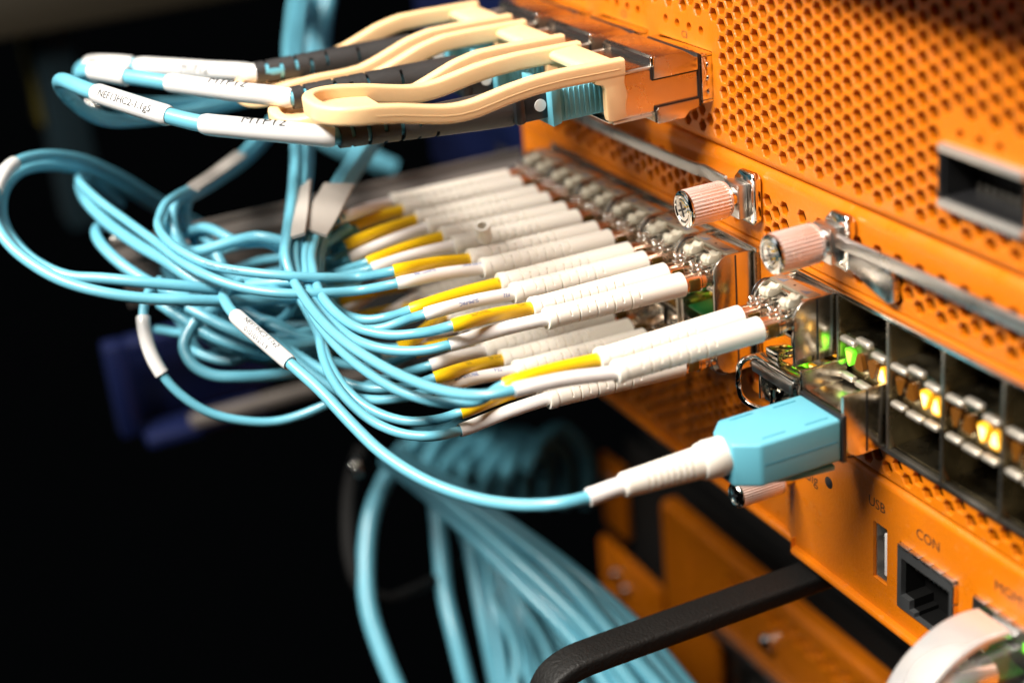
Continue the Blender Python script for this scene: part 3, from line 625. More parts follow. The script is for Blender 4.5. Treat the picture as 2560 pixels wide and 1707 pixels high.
# open transceiver with its wire bail hanging down
OT = thing('small_transceiver', 'empty chrome transceiver with its square wire bail swung out', 'transceiver', (XR[0], 0, ZB), 'small transceivers in the line cards')
x0, x1 = XR[0]-8.2, XR[0]+8.2
mk('shell', join(box(x0, x0+.7, -11.5, 2, 30.6, 40.2, .2), box(x1-.7, x1, -11.5, 2, 30.6, 40.2, .2), box(x0, x1, -8.5, 2, 40.2, 40.9, .2), box(x0, x1, -10, 2, 30.0, 30.6, .2), box(x0+.7, x1-.7, -3, -2, 30.6, 40.2)), CHROME, OT)
mk('top_bar', join(box(x0, x1, -12.6, -8.8, 40.2, 42.4, .4), box(x0+2, x0+7, -10.6, -5.5, 42.4, 44.6, .35)), CHROME, OT)
mk('bail', sweep(Path([(x0-.4, -10, 41.5), (x0-.4, -15, 41.5), (x0-.4, -16.4, 40), (x0-.4, -16.4, 33), (x0+.6, -15.6, 31.2), (x0+4, -14.6, 30.6), (x0+8, -13.8, 31.4), (x0+8.8, -13.4, 33), (x0+8.8, -13.2, 37)], 8), rrect(1.2, 1.2, .3)), CHROME, OT)
mk('front_bar', box(x0+.5, x1, -13.6, -12.7, 38.6, 41.2, .3), STEEL, OT)
mk('board_edge', box(XL[5]-4, XL[5]+9, -12.5, -3, 44.2, 44.9, .1), PCB, mk_lp[0])
mk('board_edge', box(XL[5]+2, XL[5]+9, -10.5, -2, 41.5, 42.4, .1), PCB, mk_lp[0])

# ================================================================== duplex patch cords
BL = 35.
sl = []
for q in range(10):
    s0 = 12.6+q*2.3; c0 = 90 if q % 2 else 0
    sl += [(s0, .46, c0+10, c0+145), (s0, .46, c0+190, c0+325)] if q < 9 else []
BOOTM = mesh_of('strain_boot', *scaled(slot_boot(3.05, 2.55, BL, sl, 40)), BOOT, 30)
COLLARM = mesh_of('boot_tail_ring', *scaled(lathe([(BL-.2, 2.5), (BL, 2.72), (BL+1.5, 2.72), (BL+1.9, 2.55), (BL+1.9, 1.75)], 30)), BOOT)
FERR = mesh_of('connector_barrel', *scaled(join(lathe([(-9.2, 1.8), (-9, 2.5), (-6.9, 2.5), (-6.8, 2.15), (-5.6, 2.15), (-5.5, 2.85), (-4.3, 2.85), (-4.2, 2.65), (.6, 2.65)], 26))), COPPER)
WIND = mesh_of('connector_window', *scaled(box(-2.75, 2.75, -1.5, 1.5, -3.7, -.8, .15)), mat('connector_window', (.10, .055, .012), .12, .3))
LATC = mesh_of('connector_latch', *scaled(join(box(-.9, .9, 2.3, 3.1, -9, -2.5, .2), box(-.7, .7, 2.9, 3.8, -8.6, -7.2, .2))), CHROME)
def strand(t, xy, zc, y0, sl_mat, send, way, dz=0., txt=None, r=1.22, dy=-36, ys=-79.5, k=14):
    p0 = np.array((xy, y0, zc)); p1 = p0+np.array((0, dy, dz)); ax = (p1-p0)/np.linalg.norm(p1-p0)
    inst('connector_barrel', FERR, t, p0, ax); inst('connector_window', WIND, t, p0, ax, 0.0); inst('connector_latch', LATC, t, p0, ax, 0)
    b = inst('strain_boot', BOOTM, t, p0, ax, random.uniform(-.25, .25)); 
    c = inst('boot_tail_ring', COLLARM, t, p0, ax)
    e = at(*send, Y=ys)
    P = Path([p1-ax*4, p1+ax*1, p1*.5+e*.5+np.array((0, 0, .4)), e]+[at(*p[:2], d=p[2]) for p in way], 9)
    mk('cable', tube(P, r, k), AQUA, t)
    s1 = P.near(*proj(e))
    o = mk('sleeve', tube(P.sub(1.5, s1+.2, 20), lambda u: 1.66 if u < .985 else 1.58, 18), sl_mat, t)
    if txt:
        for (word, frac, ang, fl, m, h_) in txt: mk('printing', text_tube(word, h_, P, 2+(s1-2)*frac, ang, 1.73, flip=fl), m, o, smooth=0)
    return P
def cord(label, xc, zc, near, far, group='duplex patch cords', y0=-18.6, **kw):
    """near/far: (sleeve material, sleeve end px, waypoints, extra dict)"""
    t = thing('fibre_patch_cable', label, 'cable', (xc, y0, zc), group); out = []
    for dx, (m, e, wy, ex) in ((3.95, near), (-3.95, far)):
        out.append(strand(t, xc+dx, zc, y0, m, e, wy, **{**kw, **ex}))
    return t, out
W_, Y_ = SLEEVEW, SLEEVEY
# bundles that rise behind the trunk cords
B1 = [(722, 640, 404), (728, 590, 412), (740, 500, 430), (748, 420, 450), (748, 340, 470), (738, 240, 500), (728, 140, 530), (735, 60, 560), (748, -40, 590)]
B2 = [(775, 640, 408), (786, 590, 414), (812, 530, 424), (845, 465, 440), (890, 395, 465), (935, 325, 490), (985, 240, 520), (1040, 150, 550)]
B3 = [(398, 545, 424), (412, 512, 430), (440, 490, 436), (478, 470, 444), (540, 432, 462), (600, 388, 482), (650, 335, 500), (705, 270, 520), (780, 190, 545)]
def off(b, dx, dy, dd=0): return [(x+dx, y+dy, d+dd) for x, y, d in b]
cord('upper-row patch cord by the chrome end plate, yellow sleeve printed SUMI-PAC CSA', XL[5], 54.6,
     (W_, (1124, 862), [(1060, 876, 369), (980, 876, 372), (900, 855, 377), (840, 815, 384), (795, 770, 391), (772, 720, 398), (764, 675, 404)]+off(B2, -12, 0, 0), {}),
     (Y_, (1132, 814), [(1060, 831, 374), (980, 838, 377), (900, 822, 381), (845, 787, 387), (808, 745, 393), (790, 705, 399), (783, 670, 404)]+off(B2, 4, 0, 0), {'txt': [('SUMI-PAC', .74, .35, False, INKG, 1.05), ('CSA', .23, .35, False, INKG, 1.05)]}), dz=.6)
cord('upper-row patch cord, second port from the chrome end plate, blue-printed white sleeve', XL[4], 54.6,
     (W_, (1063, 785), [(1010, 802, 388), (950, 822, 390), (890, 822, 393), (835, 795, 398), (800, 750, 404), (790, 705, 408)]+off(B2, 18, 4, 4), {'txt': [('SUMI-PAC', .6, 1.15, True, INKB, .9), ('F32', .2, 1.2, True, INKB, .9)]}),
     (Y_, (1028, 774), [(980, 790, 396), (920, 800, 398), (860, 785, 402), (820, 750, 408), (800, 700, 412)]+off(B2, 26, 6, 8), {'txt': [('F', .12, .8, False, INKG, 1.0)]}), dz=.9)
P3t, P3p = cord('upper-row patch cord, third port from the chrome end plate, white sleeve printed SUMITUBE', XL[3], 55.0,
     (W_, (994, 708), [(900, 726, 397), (800, 733, 394), (700, 733, 393), (600, 718, 395), (520, 690, 399), (450, 652, 406), (390, 606, 414), (320, 555, 424), (255, 508, 432), (210, 468, 440), (196, 448, 450), (210, 440, 470), (250, 450, 500)], {'txt': [('SUMITUBE', .74, .25, True, INKB, 1.0), ('SUMI-PAC', .22, .2, True, INKB, 1.0)]}),
     (Y_, (985, 677), [(900, 692, 402), (800, 694, 398), (720, 690, 396), (620, 680, 397), (530, 664, 400), (455, 630, 405), (412, 594, 411), (396, 565, 418)]+B3, {}), dz=1.2)
sp = P3p[1]; mk('printing', text_tube('PLUIC  OSPTILIC', .95, sp, sp.near(560, 672), 1.0, 1.24), INK, P3t, smooth=0)
cord('patch cord in the upper row, fourth port from the chrome end plate', XL[2], 55.4,
     (W_, (930, 671), [(860, 690, 412), (780, 702, 414), (690, 706, 416), (600, 716, 420), (520, 735, 424), (440, 770, 428), (380, 745, 436)], {}),
     (Y_, (919, 656), [(860, 676, 418), (800, 700, 420), (755, 730, 422), (730, 770, 424), (700, 800, 428), (640, 820, 432)], {}), dz=1.4)
cord('patch cord in the upper row, fifth port from the chrome end plate', XL[1], 55.4,
     (W_, (875, 645), [(830, 668, 430), (780, 690, 430), (700, 716, 430), (620, 735, 432), (560, 742, 436), (500, 750, 440)], {}),
     (Y_, (864, 613), [(820, 640, 436), (770, 672, 438), (700, 690, 440), (620, 690, 446), (540, 672, 452), (480, 640, 460)], {}), dz=1.0)
cord('patch cord in the upper row, last port away from the chrome end plate', XL[0], 55.4,
     (Y_, (831, 585), [(780, 612, 456), (720, 640, 458), (640, 655, 462), (560, 690, 466), (500, 720, 470)], {}),
     (W_, (848, 545), [(790, 572, 464), (720, 596, 466), (640, 606, 470), (560, 625, 474), (500, 650, 480)], {}), dz=1.0)
cord('patch cord in the card with empty ports, overexposed white boots', XR[0], 54.8,
     (W_, (1285, 975), [(1210, 988, 338), (1110, 978, 345), (1000, 938, 354), (910, 888, 363), (835, 832, 373), (782, 775, 383), (748, 725, 392), (728, 690, 399)]+off(B1, -8, 0, -2), {}),
     (Y_, (1262, 962), [(1190, 1004, 350), (1090, 1004, 356), (990, 973, 362), (905, 920, 370), (845, 868, 378), (795, 806, 387), (765, 750, 395), (748, 700, 401)]+off(B1, 14, 2, 2), {}), dz=-.3)
cord('patch cord in the lower row, first port by the chrome end plate, long white sleeve', XL[5], 33.6,
     (W_, (1150, 1076), [(1080, 1090, 372), (1010, 1085, 374), (940, 1058, 378), (880, 1012, 384), (838, 960, 390), (812, 905, 396), (800, 850, 402), (792, 790, 408), (770, 720, 414)], {}),
     (Y_, (1153, 1030), [(1085, 1050, 380), (1010, 1052, 382), (930, 1025, 385), (868, 975, 390), (830, 920, 395), (808, 865, 401), (780, 800, 408), (745, 735, 416)], {'txt': [('SUMI', .9, .0, False, INKG, .9)]}), y0=-20, dz=1.2)
cord('lower-row patch cord, second port from the chrome end plate, sleeves printed F32', XL[4], 33.6,
     (W_, (1085, 972), [(1020, 992, 392), (940, 1000, 396), (860, 985, 402), (800, 950, 408), (740, 900, 414), (690, 850, 420)], {'txt': [('F32', .32, .5, False, INKB, 1.1), ('SUMITUBE', .68, .5, False, INKB, 1.1), ('CS', .06, .5, False, INKB, 1.1)]}),
     (Y_, (1088, 944), [(1020, 965, 400), (940, 972, 404), (860, 955, 408), (790, 915, 414), (720, 870, 420)], {'txt': [('SUMITUBE', .2, .45, True, INKG, 1.0), ('F32', .62, .45, True, INKG, 1.0)]}), y0=-20, dz=1.4)
cord('patch cord in the lower row, third port from the chrome end plate', XL[3], 33.6,
     (W_, (1078, 913), [(1020, 930, 408), (950, 950, 412), (870, 985, 416), (800, 1018, 418), (700, 1052, 418), (610, 1052, 416), (520, 1030, 414), (450, 985, 412), (405, 935, 411), (372, 870, 411), (358, 800, 412), (366, 740, 416), (400, 700, 424)], {}),
     (Y_, (1040, 880), [(980, 905, 418), (900, 915, 422), (820, 900, 428), (740, 880, 432), (635, 872, 434), (558, 852, 434), (482, 814, 434), (420, 770, 436), (380, 740, 440)], {}), y0=-20, dz=.2, ys=-74)
lp = [o for o in bpy.data.objects if o.name.startswith('fibre_patch_cable')][-1]
def label_on(t, P, a, b, r=1.85, txt=None, h=1.3, ang=.6, m=LABEL, flip=False):
    s0, s1 = sorted((P.near(*a), P.near(*b))); o = mk('label_sleeve', tube(P.sub(s0, s1, 24), r, 18), m, t)
    for (word, fr, an) in (txt or []): mk('printing', text_tube(word, h, P, s0+(s1-s0)*fr, an, r+.06, flip=flip), INK, o, smooth=0)
cable3 = Path([at(1078, 913, Y=-74)]+[at(*p[:2], d=p[2]) for p in [(1020, 930, 408), (950, 950, 412), (870, 985, 416), (800, 1018, 418), (700, 1052, 418), (610, 1052, 416), (520, 1030, 414), (450, 985, 412), (405, 935, 411), (372, 870, 411), (358, 800, 412), (366, 740, 416), (400, 700, 424)]], 9)
label_on(lp, cable3, (400, 940), (356, 790))
for i, (yl, wl) in ((2, ((1000, 870), (960, 892))), (1, ((868, 800), (905, 826))), (0, ((850, 752), (850, 790)))):
    cord('patch cord in the lower row, %s port from the chrome end plate' % ordl[i], XL[i], 33.6,
         (Y_ if i < 2 else W_, yl if i < 2 else wl, off([(820, 830, 430), (740, 845, 432), (640, 830, 434), (560, 800, 438), (500, 770, 442)], 0, -20*(2-i)+10, 14*(2-i)), {}),
         (W_ if i < 2 else Y_, wl if i < 2 else yl, off([(830, 850, 436), (750, 880, 438), (660, 890, 440), (560, 870, 444), (480, 820, 448)], 0, -18*(2-i), 14*(2-i)), {}), y0=-20, dz=.4)
# folded paper flags round the two rising bundles
def flag(label, pts, wd, m=FLAG):
    P = Path([at(*p[:2], d=p[2]) for p in pts], 6); o = mk('bundle_label', sweep(P, rrect(wd, .9, .3), up=(.75, -.45, .2)), m); tag(o, label, 'label', 'labels on the cable bundles')
flag('white flag label folded round the bundle leaning towards the orange chassis', [(778, 578, 412), (812, 525, 421), (848, 462, 436)], 8.5)
flag('narrow white label on the upright cable bundle', [(744, 590, 408), (756, 520, 420), (764, 462, 436)], 4.2)
flag('white label on the bundle curling up to the black boots', [(482, 470, 441), (540, 432, 459), (602, 386, 479)], 3.8)

# ================================================================== aqua block plug and its labelled cord
BPX = XR[1]-2.0
BP = thing('fibre_block_plug', 'aqua octagonal block plug with white boot and printed white sleeve on its cord', 'plug', (XR[1], -14, 35), None)
xa, xb = XR[1]-6.6, XR[1]+8.8
o = [(xa, -13), (xb, -13), (xb, -33.6), (xb-3.6, -38.8), (xa+4.2, -38.8), (xa, -35)]
mk('block', prism(o, 'z', 29.8, 40.2, .8, 3), AQUAP, BP)
for (u, v) in ((.15, -19), (.12, -30), (.85, -18), (.85, -29)): mk('moulded_groove', box(xa+(xb-xa)*u-.18, xa+(xb-xa)*u+.18, v-3, v+3, 40.15, 40.3, .05, 1), mat('groove_teal', (.03, .22, .32), .5) if u == .15 and v == -19 else bpy.data.materials['groove_teal'], BP)
mk('mould_seam', join(box(xb-.05, xb+.06, -33, -14, 34.8, 35.1), box(xa+4.6, xb-4, -38.9, -38.75, 34.8, 35.1)), bpy.data.materials['groove_teal'], BP, smooth=0)
mk('collar', box(xa-.4, xb+.4, -13.2, -11.8, 29.4, 40.8, .3), BLACKP, BP)
mk('lower_tongue', prism([(xa+2, -14), (xb-1, -14), (xb-2, -24), (xb-5, -31), (xa+4, -31)], 'z', 27.4, 28.8, .4), AQUAP, BP)
cxp = (xa+xb)/2-.3
p0 = np.array((cxp, -38.2, 35.6)); p1 = np.array((cxp-.3, -63, 35.9)); ax = (p1-p0)/np.linalg.norm(p1-p0)
sl2 = [(9+q*1.5, .4, 0, 360) for q in range(8)]
inst('strain_boot', mesh_of('plug_boot', *scaled(slot_boot(3.9, 2.75, 25, [(s_, w_, a, b) for s_, w_, a, b in sl2], 30)), BOOT, 50), BP, p0, ax)
inst('boot_shoulder', mesh_of('boot_shoulder', *scaled(lathe([(-.3, 4.3), (0, 4.5), (5.6, 4.2), (6.2, 3.9)], 30)), BOOT), BP, p0, ax)
inst('boot_window', mesh_of('boot_window', *scaled(box(3.55, 4.35, -1.4, 1.4, 1.2, 5, .3)), BOOT), BP, p0, ax, 1.75)
PB = Path([p1-ax*3, p1+ax*2, at(1470, 1243, X=cxp-.4)]+[at(*p[:2], d=p[2]) for p in [(1400, 1258, 336), (1300, 1262, 340), (1190, 1246, 346), (1070, 1204, 353), (960, 1136, 360), (880, 1060, 367), (800, 975, 374), (725, 908, 380), (660, 852, 386), (592, 792, 393), (570, 765, 398), (560, 735, 404), (600, 705, 412)]], 10)
mk('cable', tube(PB, 1.42, 16), AQUA, BP)
mk('tail_sleeve', tube(PB.sub(2, PB.near(1470, 1243), 12), 2.0, 18), SLEEVEW, BP)
s0, s1 = PB.near(722, 905), PB.near(590, 790); ol = mk('label_sleeve', tube(PB.sub(s0, s1, 24), lambda u: 2.0 if .02 < u < .98 else 1.85, 18), LABEL, BP)
mk('printing', text_tube('NEF13HC2-1.1x2', 1.35, PB, (s0+s1)/2, .1, 2.07), INK, ol, smooth=0)
mk('printing', text_tube('0101012-1.9', 1.35, PB, (s0+s1)/2, 1.0, 2.07), INK, ol, smooth=0)

# ================================================================== loose loops and the tangle of cords
def loose(label, pts, r=1.3, group='loose aqua cords in the tangle', k=12, m=AQUA, name='fibre_optic_cable'):
    P = Path([at(*p[:2], d=p[2]) for p in pts], 10); t = mk(name, tube(P, r, k), m, org=P.P[0]); tag(t, label, 'cable', group); return t, P
LT, LP = loose('aqua cord looping widest into the dark, white sleeve at its bend', [(900, 720, 424), (700, 746, 412), (560, 752, 404), (470, 750, 400), (360, 746, 398), (255, 731, 397), (160, 704, 398), (80, 660, 401), (20, 608, 405), (-14, 550, 409), (-18, 500, 413), (-2, 455, 418), (22, 420, 424), (60, 398, 432), (120, 388, 442), (200, 398, 456), (290, 435, 474), (380, 490, 494), (470, 545, 514), (540, 580, 530)], 1.5)
label_on(LT, LP, (-12, 478), (34, 410), 1.95)
loose('aqua cord running just inside the widest loop', [(900, 700, 428), (720, 726, 418), (560, 724, 408), (460, 715, 404), (360, 706, 402), (255, 696, 402), (170, 690, 403), (90, 655, 406), (30, 600, 410), (0, 550, 414), (-2, 500, 420), (18, 455, 428), (60, 425, 438), (120, 415, 450), (200, 425, 464), (290, 462, 482), (380, 515, 502), (470, 565, 522)], 1.5)
loose('aqua cord trailing along the top of the widest loop', [(150, 690, 412), (70, 640, 416), (14, 570, 420), (4, 500, 428), (30, 445, 438), (80, 412, 446), (150, 402, 456), (230, 422, 470), (310, 462, 486), (400, 520, 506), (490, 575, 526)], 1.6)
loose('pale aqua cord of the pair rising to a blunt bend', [(520, 720, 410), (470, 690, 412), (420, 655, 416), (350, 615, 424), (285, 570, 432), (235, 525, 440), (208, 490, 447), (200, 462, 455), (214, 450, 468), (245, 465, 490), (300, 510, 515)], 1.7)
loose('aqua cord making the short hook left of the bright bolt', [(470, 745, 420), (420, 728, 420), (362, 700, 422), (303, 660, 425), (256, 615, 430), (240, 585, 436), (250, 565, 446), (285, 570, 460), (340, 600, 480)], 1.6)
loose('aqua cord with a tight U-turn above the blue bracket', [(560, 760, 428), (500, 790, 426), (472, 828, 425), (460, 866, 424), (482, 911, 423), (533, 938, 423), (600, 942, 424), (680, 938, 428), (760, 925, 434)], 1.6)
loose('aqua cord sagging under the tangle towards the boots', [(400, 758, 430), (440, 786, 428), (494, 822, 427), (558, 853, 426), (635, 873, 426), (750, 881, 428), (850, 870, 432)], 1.6)
loose('aqua cord crossing beneath the printed white sleeve', [(470, 768, 422), (520, 796, 420), (584, 826, 419), (650, 852, 419), (730, 862, 421), (820, 850, 426)], 1.5)
loose('aqua cord sloping into the middle of the tangle', [(600, 770, 428), (660, 802, 426), (720, 832, 424), (790, 850, 424), (860, 850, 426)], 1.4)
rng = random.Random(3)
for k in range(18):
    y = 610+k*16; d = 420+5*(k % 6)+rng.uniform(0, 6)
    pts = [(880+rng.uniform(-40, 20), y-30+rng.uniform(-40, 30), d+6), (780+rng.uniform(-30, 30), y+rng.uniform(-30, 30), d), (680+rng.uniform(-30, 30), y+20+rng.uniform(-40, 40), d-2), (580+rng.uniform(-30, 30), y+15+rng.uniform(-50, 40), d+2), (490+rng.uniform(-30, 30), y-10+rng.uniform(-50, 30), d+8), (420+rng.uniform(-30, 40), y-60+rng.uniform(-30, 40), d+20)]
    loose('aqua cord lost in the middle of the tangle', pts, rng.choice((1.25, 1.45, 1.6)), 'cords lost inside the tangle')
loose('aqua cord standing behind the label curl', [(444, 500, 440), (432, 535, 438), (440, 585, 436), (470, 630, 436), (520, 668, 436), (560, 690, 438)], 1.4)
loose('aqua cord dropping beside the label curl', [(470, 500, 452), (462, 540, 450), (480, 590, 448), (512, 640, 446), (540, 680, 446)], 1.5)
for q, (dx, dd) in enumerate(((-22, 8), (30, 14), (48, 20), (8, 22))):
    loose('aqua cord in the upright bundle beside the narrow label', off([(735, 760, 414), (730, 700, 414)]+B1, dx*.5, 0, dd), 1.45, 'cords in the upright bundle')
for q, (dx, dd) in enumerate(((30, 10), (44, 18))):
    loose('aqua cord in the bundle that leans behind the flag label', off([(790, 760, 420), (778, 700, 414)]+B2, dx*.6, 0, dd), 1.45, 'cords in the leaning bundle')
for q, (dx, dd) in enumerate(((14, 10), (26, 16))):
    loose('aqua cord in the bundle curling up to the black boots', off([(470, 640, 440), (425, 600, 434)]+B3, dx*.7, dx*.5, dd), 1.45, 'cords in the curling bundle')
for q, x in enumerate((772, 806)):
    loose('%s aqua cord hanging down behind the trunk cords' % ('thicker' if q else 'thinner'), [(x+20, -40, 600), (x, 60, 600), (x-4, 150, 600), (x, 240, 605), (x+6, 330, 610), (x+180, 420, 620)], 3.2 if q else 2.4, 'cords hanging behind the trunk cords')
# little ivory ferrule cap lying upright between the boots
b = at(1212, 596, X=-98); e = b+np.array((1.9, -1.2, 4.6))*.95
cap = mk('dust_cap', (lambda P: (tube(P, 2.0, 18, False)[0]+tube(P, 1.25, 18, False)[0], tube(P, 2.0, 18, False)[1]+[tuple(i+18*len(P.P) for i in f[::-1]) for f in tube(P, 1.25, 18, False)[1]]+[(18*(len(P.P)-1)+j, 18*(len(P.P)-1)+(j+1) % 18, 18*len(P.P)+18*(len(P.P)-1)+(j+1) % 18, 18*len(P.P)+18*(len(P.P)-1)+j) for j in range(18)]))(Path([b, b*.5+e*.5, e], raw=True)), BOOT)
tag(cap, 'small open ivory tube standing up between the white boots', 'dust cap')

# ================================================================== clear plug in the MGMT socket
CP = thing('ethernet_plug', 'clear network plug with a milky hood in the MGMT socket', 'plug', (45.5, -2, -2))
mk('clear_body', box(39.8, 51.4, -12, 3, -7, 3.2, .6), CLEAR, CP)
mk('wire_fan', join(*[tube(Path([(41+q*1.25, 0, -4), (41+q*1.25, -10, -3.4), (43+q*.75, -16, -4)], 6), .5, 8) for q in range(8)]), mat('pair_green', (.08, .35, .06), .4), CP)
hood = Path([(46.6, -9, -2), (46.6, -14, -1.5), (46.6, -20, -4), (46.6, -25, -9), (46.6, -28, -18), (46.6, -29, -40)], 6)
mk('hood', sweep(hood, rrect(13.5, 8, 2.6)), FROST, CP)
mk('latch_arm', sweep(Path([(45.6, 0, 4.2), (45.6, -8, 6.0), (45.6, -8.5, 5.0), (45.6, -10, 4.4)], 6), rrect(8, 1.0, .4)), CLEAR, CP)
mk('hood_band', sweep(Path([(45, -3.6, 6.2), (45, -8, 6.6), (45, -13, 6.0), (45, -18, 3.9), (45, -23, .2), (45, -27, -5.5), (45, -29.5, -14), (45, -30.5, -30)], 8), rrect(10.5, 2.2, .9)), MILKY, CP)
mk('link_lamp', box(37.2, 39.6, -1.2, -.4, 2.0, 4.4, .3), LITG, CP); mk('link_lamp', box(51.6, 54.0, -1.2, -.4, 2.0, 4.4, .3), LITG, CP)

# ================================================================== black handle under the chassis
hp = [(-30.2, 22, -25.2), (-30.2, 0, -25.2), (-30.2, -30, -25.2), (-30.2, -58, -25.2), (-30.2, -66, -25.6), (-30.2, -71.5, -28), (-30.2, -74.5, -33), (-30.2, -75.5, -42), (-30.2, -75.5, -90)]
HN = thing('equipment_handle', 'black textured bar handle jutting out below the USB socket', 'handle', (-30, 0, -27))
def bar_sweep(P, w_, h_, r):
    sec = rrect(w_, h_, r); V = []; F = []; k = len(sec); N = len(P.P)
    for i in range(N):
        t_ = P.P[min(i+1, N-1)]-P.P[max(i-1, 0)]; t_ /= np.linalg.norm(t_); sd = np.array((1., 0, 0)); n = np.cross(sd, t_); n = -n if n[2]+n[1]*-.2 < 0 and abs(n[2]) > .3 else n
        n = np.cross(t_, sd)*-1; V += [P.P[i]+sd*q_[0]+n*q_[1] for q_ in sec]
    for i in range(N-1):
        for j in range(k): F.append((i*k+j, i*k+(j+1) % k, (i+1)*k+(j+1) % k, (i+1)*k+j))
    F.append(tuple(range(k))[::-1]); F.append(tuple((N-1)*k+j for j in range(k))); return V, F
bm = bmesh.new(); V, F = bar_sweep(Path(hp, 8), 9.6, 5.0, 1.3)
mk('bar', (V, F), BLACKPC, HN)

# ================================================================== rack and background
def P4(px, py, d): return at(px, py, d=d)
RK = thing('rack_post', 'navy blue rack post behind the orange chassis', 'rack post', (-255, 30, 0))
mk('post', box(-330, -183, 26, 40, 6, 260, 1), NAVY, RK)
for z in (20, 60, 100, 140): mk('mounting_hole', box(-260, -250, 25.6, 26.2, z, z+10, .2), DARK, RK)
RL = thing('cable_tray_arm', 'grey steel tray arm running out past the white boots', 'tray arm', (-190, 0, 42))
mk('top_flange', box(-199, -186.5, -128, 8, 43.6, 45.2, .4), GREY, RL); mk('web', box(-188, -186.4, -128, 8, 30, 43.4, .3), GREY, RL); mk('outer_lip', box(-199, -197.6, -128, 8, 45.4, 47.5, .3), GREY, RL)
b = P4(330, 930, 640)
BB = thing('rack_bracket', 'blue rack bracket low behind the tangle', 'bracket', b)
bp0 = P4(285, 880, 600); bx, by, bz = bp0
mk('front_edge', box(bx-5, bx+5, by-4, by+4, bz-34, bz+4, 1.5), NAVY, BB); mk('top_edge', box(bx-5, bx+5, by+4, by+34, bz-1, bz+4, 1.5), NAVY, BB); mk('base', box(bx-5, bx+12, by+4, by+52, bz-38, bz-33, 1.5), NAVY, BB); mk('side', box(bx-16, bx-12, by-2, by+60, bz-36, bz-2, 1), NAVY, BB)
mk('wear_strip', box(bx+14, bx+20, by+20, by+110, bz-30, bz-26, 1), GREY, BB)
SH = mk('shading_shelf', join(box(-352, -226, -26, 190, -34, -32, .5), box(-352, -226, -27.5, -26.2, -40, -31, .4)), BLACKPC); tag(SH, 'black shelf added under the tangle to shade the coiled cords', 'shelf')  # added only to shade the coiled cords, hardly shows against black
TP = thing('rack_upright', 'dark teal upright with an olive edge at the back', 'rack upright', P4(140, 200, 760))
c = P4(140, 200, 760)
mk('upright', box(c[0]-14, c[0]+14, c[1]-9, c[1]+9, c[2]-70, c[2]+260, 1), TEALP, TP)
mk('edge_strip', box(c[0]-14, c[0]+2, c[1]-11.4, c[1]-9.6, c[2]-20, c[2]+260, .4), mat('olive_edge', (.10, .08, .01), .5), TP)
CB = thing('rack_crossbar', 'brown-black crossbar above the trunk cords', 'crossbar', P4(350, 20, 760)); c = P4(420, -4, 760)
mk('crossbar', prism([(-8, -8), (8, -8), (8, 14), (-8, 14)], 'x', -1, 1) if False else box(c[0]-20, c[0]+20, c[1]-110, c[1]+130, c[2]-2, c[2]+30, 2), mat('bronze_paint', (.016, .012, .006), .5), CB)
def bolt(px, py, d, r, label):
    c = P4(px, py, d); t = thing('rack_bolt', label, 'bolt', c, 'bolts on the rack')
    bm = bmesh.new(); bmesh.ops.create_uvsphere(bm, u_segments=16, v_segments=10, radius=r)
    for v in bm.verts: v.co = Vector((v.co.x+c[0], v.co.y*.6+c[1], v.co.z+c[2]))
    mk('head', bm_out(bm), CHROME, t); mk('washer', lathe([(0, r*1.5), (.8, r*1.5)], 20, (c[0], c[1]+r*.4, c[2]), 'y'), STEEL, t)
bolt(292, 608, 620, 3.2, 'bright round bolt seen through the aqua loops')
bolt(228, 266, 560, 3.4, 'bright bolt under the sleeve printed NEF13HC2')
bolt(456, 1165, 620, 3.0, 'dull bolt above the black cable ring') if False else None
# black cable ring
ring = Path([P4(*p) for p in [(905, 1120, 560), (878, 1200, 552), (870, 1300, 545), (878, 1400, 540), (905, 1468, 538), (960, 1495, 540), (1030, 1475, 548), (1100, 1440, 560), (1180, 1395, 580)]], 8)
RG = thing('cable_ring', 'black plastic ring holding the hanging aqua cords', 'cable ring', ring.P[0]); mk('ring', sweep(ring, rrect(3.2, 5.0, 1.2), up=(.4, .9, .1)), mat('ring_black', (.003, .003, .003), .7, spec=.15), RG)
bolt(884, 1170, 535, 2.2, 'dull bolt at the top of the black cable ring')
# cords hanging through the ring
G = 'cords hanging below the tangle'
for pts, r, lab in (([(1010, 1120, 560), (965, 1195, 552), (928, 1290, 545), (915, 1400, 540), (922, 1520, 535), (960, 1640, 530), (1010, 1760, 525)], 3.0, 'thick aqua cord bowing outermost through the black ring'),
               ([(1080, 1180, 570), (1092, 1280, 565), (1102, 1380, 560), (1112, 1480, 556), (1140, 1600, 550), (1180, 1760, 545)], 2.8, 'thick aqua cord hanging straight inside the black ring'),
               ([(1150, 1240, 575), (1172, 1350, 570), (1190, 1450, 566), (1215, 1580, 560), (1250, 1760, 555)], 2.4, 'second aqua cord hanging straight inside the black ring')):
    loose(lab, pts, r, G)
fr = random.Random(11)
for q in range(7):
    u = q/6; d0 = 486+fr.uniform(-14, 14); j_ = fr.uniform(-14, 14)
    pts = [(960+30*u, 1150-16*u, d0+50), (1070+50*u+j_, 1240-30*u, d0+30), (1190+70*u-j_, 1350-50*u, d0+14), (1330+110*u, 1490-60*u+j_, d0), (1450+140*u+j_, 1620-50*u, d0-8), (1570+180*u, 1790-40*u, d0-16)]
    loose('aqua cord in the pale slanting sheaf beyond the black handle', pts, fr.choice((1.9, 2.2, 2.5)), 'cords in the pale sheaf beyond the handle')
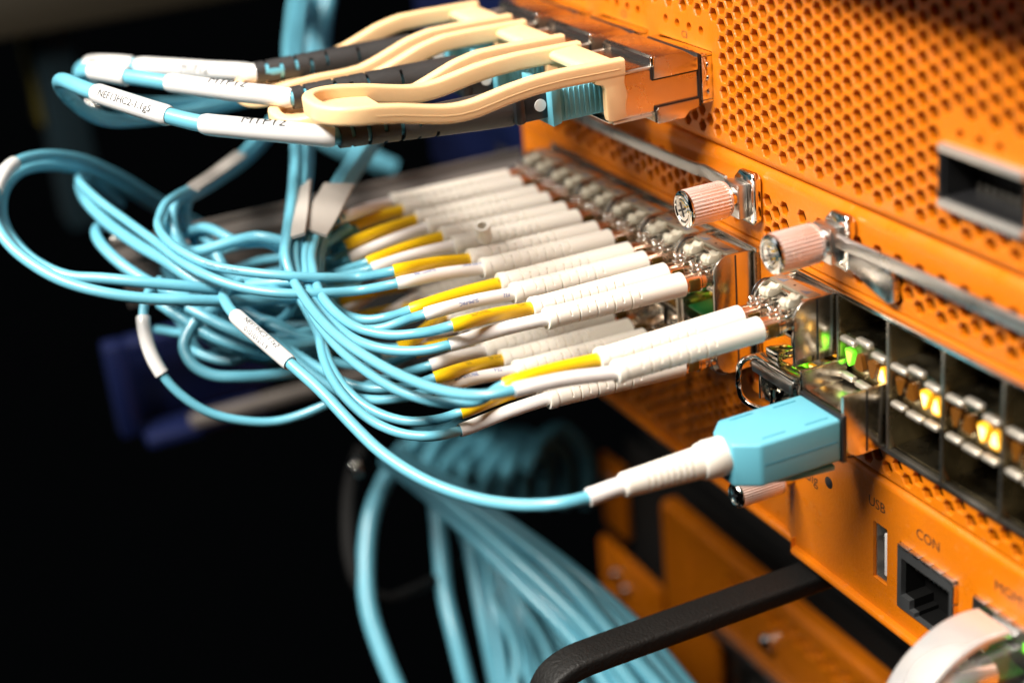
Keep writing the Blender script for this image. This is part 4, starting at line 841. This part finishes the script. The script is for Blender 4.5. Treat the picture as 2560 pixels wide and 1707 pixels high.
for q in range(9):
    u = q/8; d0 = 560+fr.uniform(-20, 20); j_ = fr.uniform(-30, 30)
    pts = [(1130+60*u+j_, 1250-20*u, d0+20), (1180+90*u-j_*.5, 1370, d0+12), (1220+150*u+j_*.4, 1490, d0), (1250+220*u-j_*.4, 1620, d0-6), (1270+290*u+j_, 1790, d0-12)]
    loose('aqua cord in the steep sheaf behind the slanting one', pts, fr.choice((1.6, 2.0, 2.4)), 'cords in the steep sheaf')
for q in range(7):
    x = 1060+q*52; pts = [(x-60, 1180+15*math.sin(q*1.7), 620), (x-20, 1120-20*math.cos(q), 630), (x+30, 1085-15*math.sin(q*2.3), 640), (x+80, 1110+10*math.cos(q*1.3), 650), (x+100, 1170, 660), (x+90, 1260, 670)]
    loose('aqua cord coiled in the dark under the boots', pts, 2.8, 'cords coiled in the dark')
# the orange equipment further down
LD = thing('network_chassis', 'blurred orange equipment far below the black handle', 'chassis', (-150, 45, -150))
LY = 45
mk('front_panel', plate(-186, 60, -260, -93.5, LY, LY+2, [[(-150, -190), (-60, -190), (-60, -128), (-150, -128)]]+lattice(-140, 50, -104, -97, r=1.9)), ORANGE, LD)
mk('top_edge', curl(-186, 60, -93.5, 1, LY), ORANGE, LD)
mk('left_ear', box(-238, -188, LY-2, LY+2, -215, -131, 3), ORANGE, LD)
mk('inner_tray', box(-238, 60, LY+14, LY+15, -262, -92), DARK, LD, smooth=0)
mk('port_rail', box(-152, -58, LY-3, LY+1, -127.5, -123, .6), STEEL, LD); mk('port_rail', box(-152, -58, LY-3, LY+1, -194, -190.5, .6), STEEL, LD)
for q in range(4): mk('port_block', box(-146+q*21, -129+q*21, LY+2.5, LY+12, -180, -134, 1), CAGE, LD)
for (px, py) in ((1530, 1440), (1555, 1480), (1905, 1610)):
    c = at(px, py, Y=LY-4); mk('panel_screw', lathe([(0, 3.2), (-3, 3.2), (-4, 2)], 20, (c[0], LY, c[2]), 'y'), CHROME, LD)
c = at(1527, 1215, Y=LY+10)
EB = thing('mounting_ear', 'orange mounting ear peeking past the white boot of the block plug', 'bracket', c)
mk('ear', box(c[0]-10, c[0]+10, c[1], c[1]+4, c[2]-22, c[2]+12, 2), ORANGE, EB); mk('ear_screw', lathe([(0, 4), (-2, 4), (-3, 2.5)], 20, (c[0]+1, c[1], c[2]+2), 'y'), CHROME, EB)
# dark back of the cabinet
bk = mk('cabinet_back', join(box(-900, 200, 420, 424, -500, 500)), DARK, smooth=0); bk['kind'] = 'structure'

for o in list(bpy.data.objects):
    if 'org' in o: del o['org']
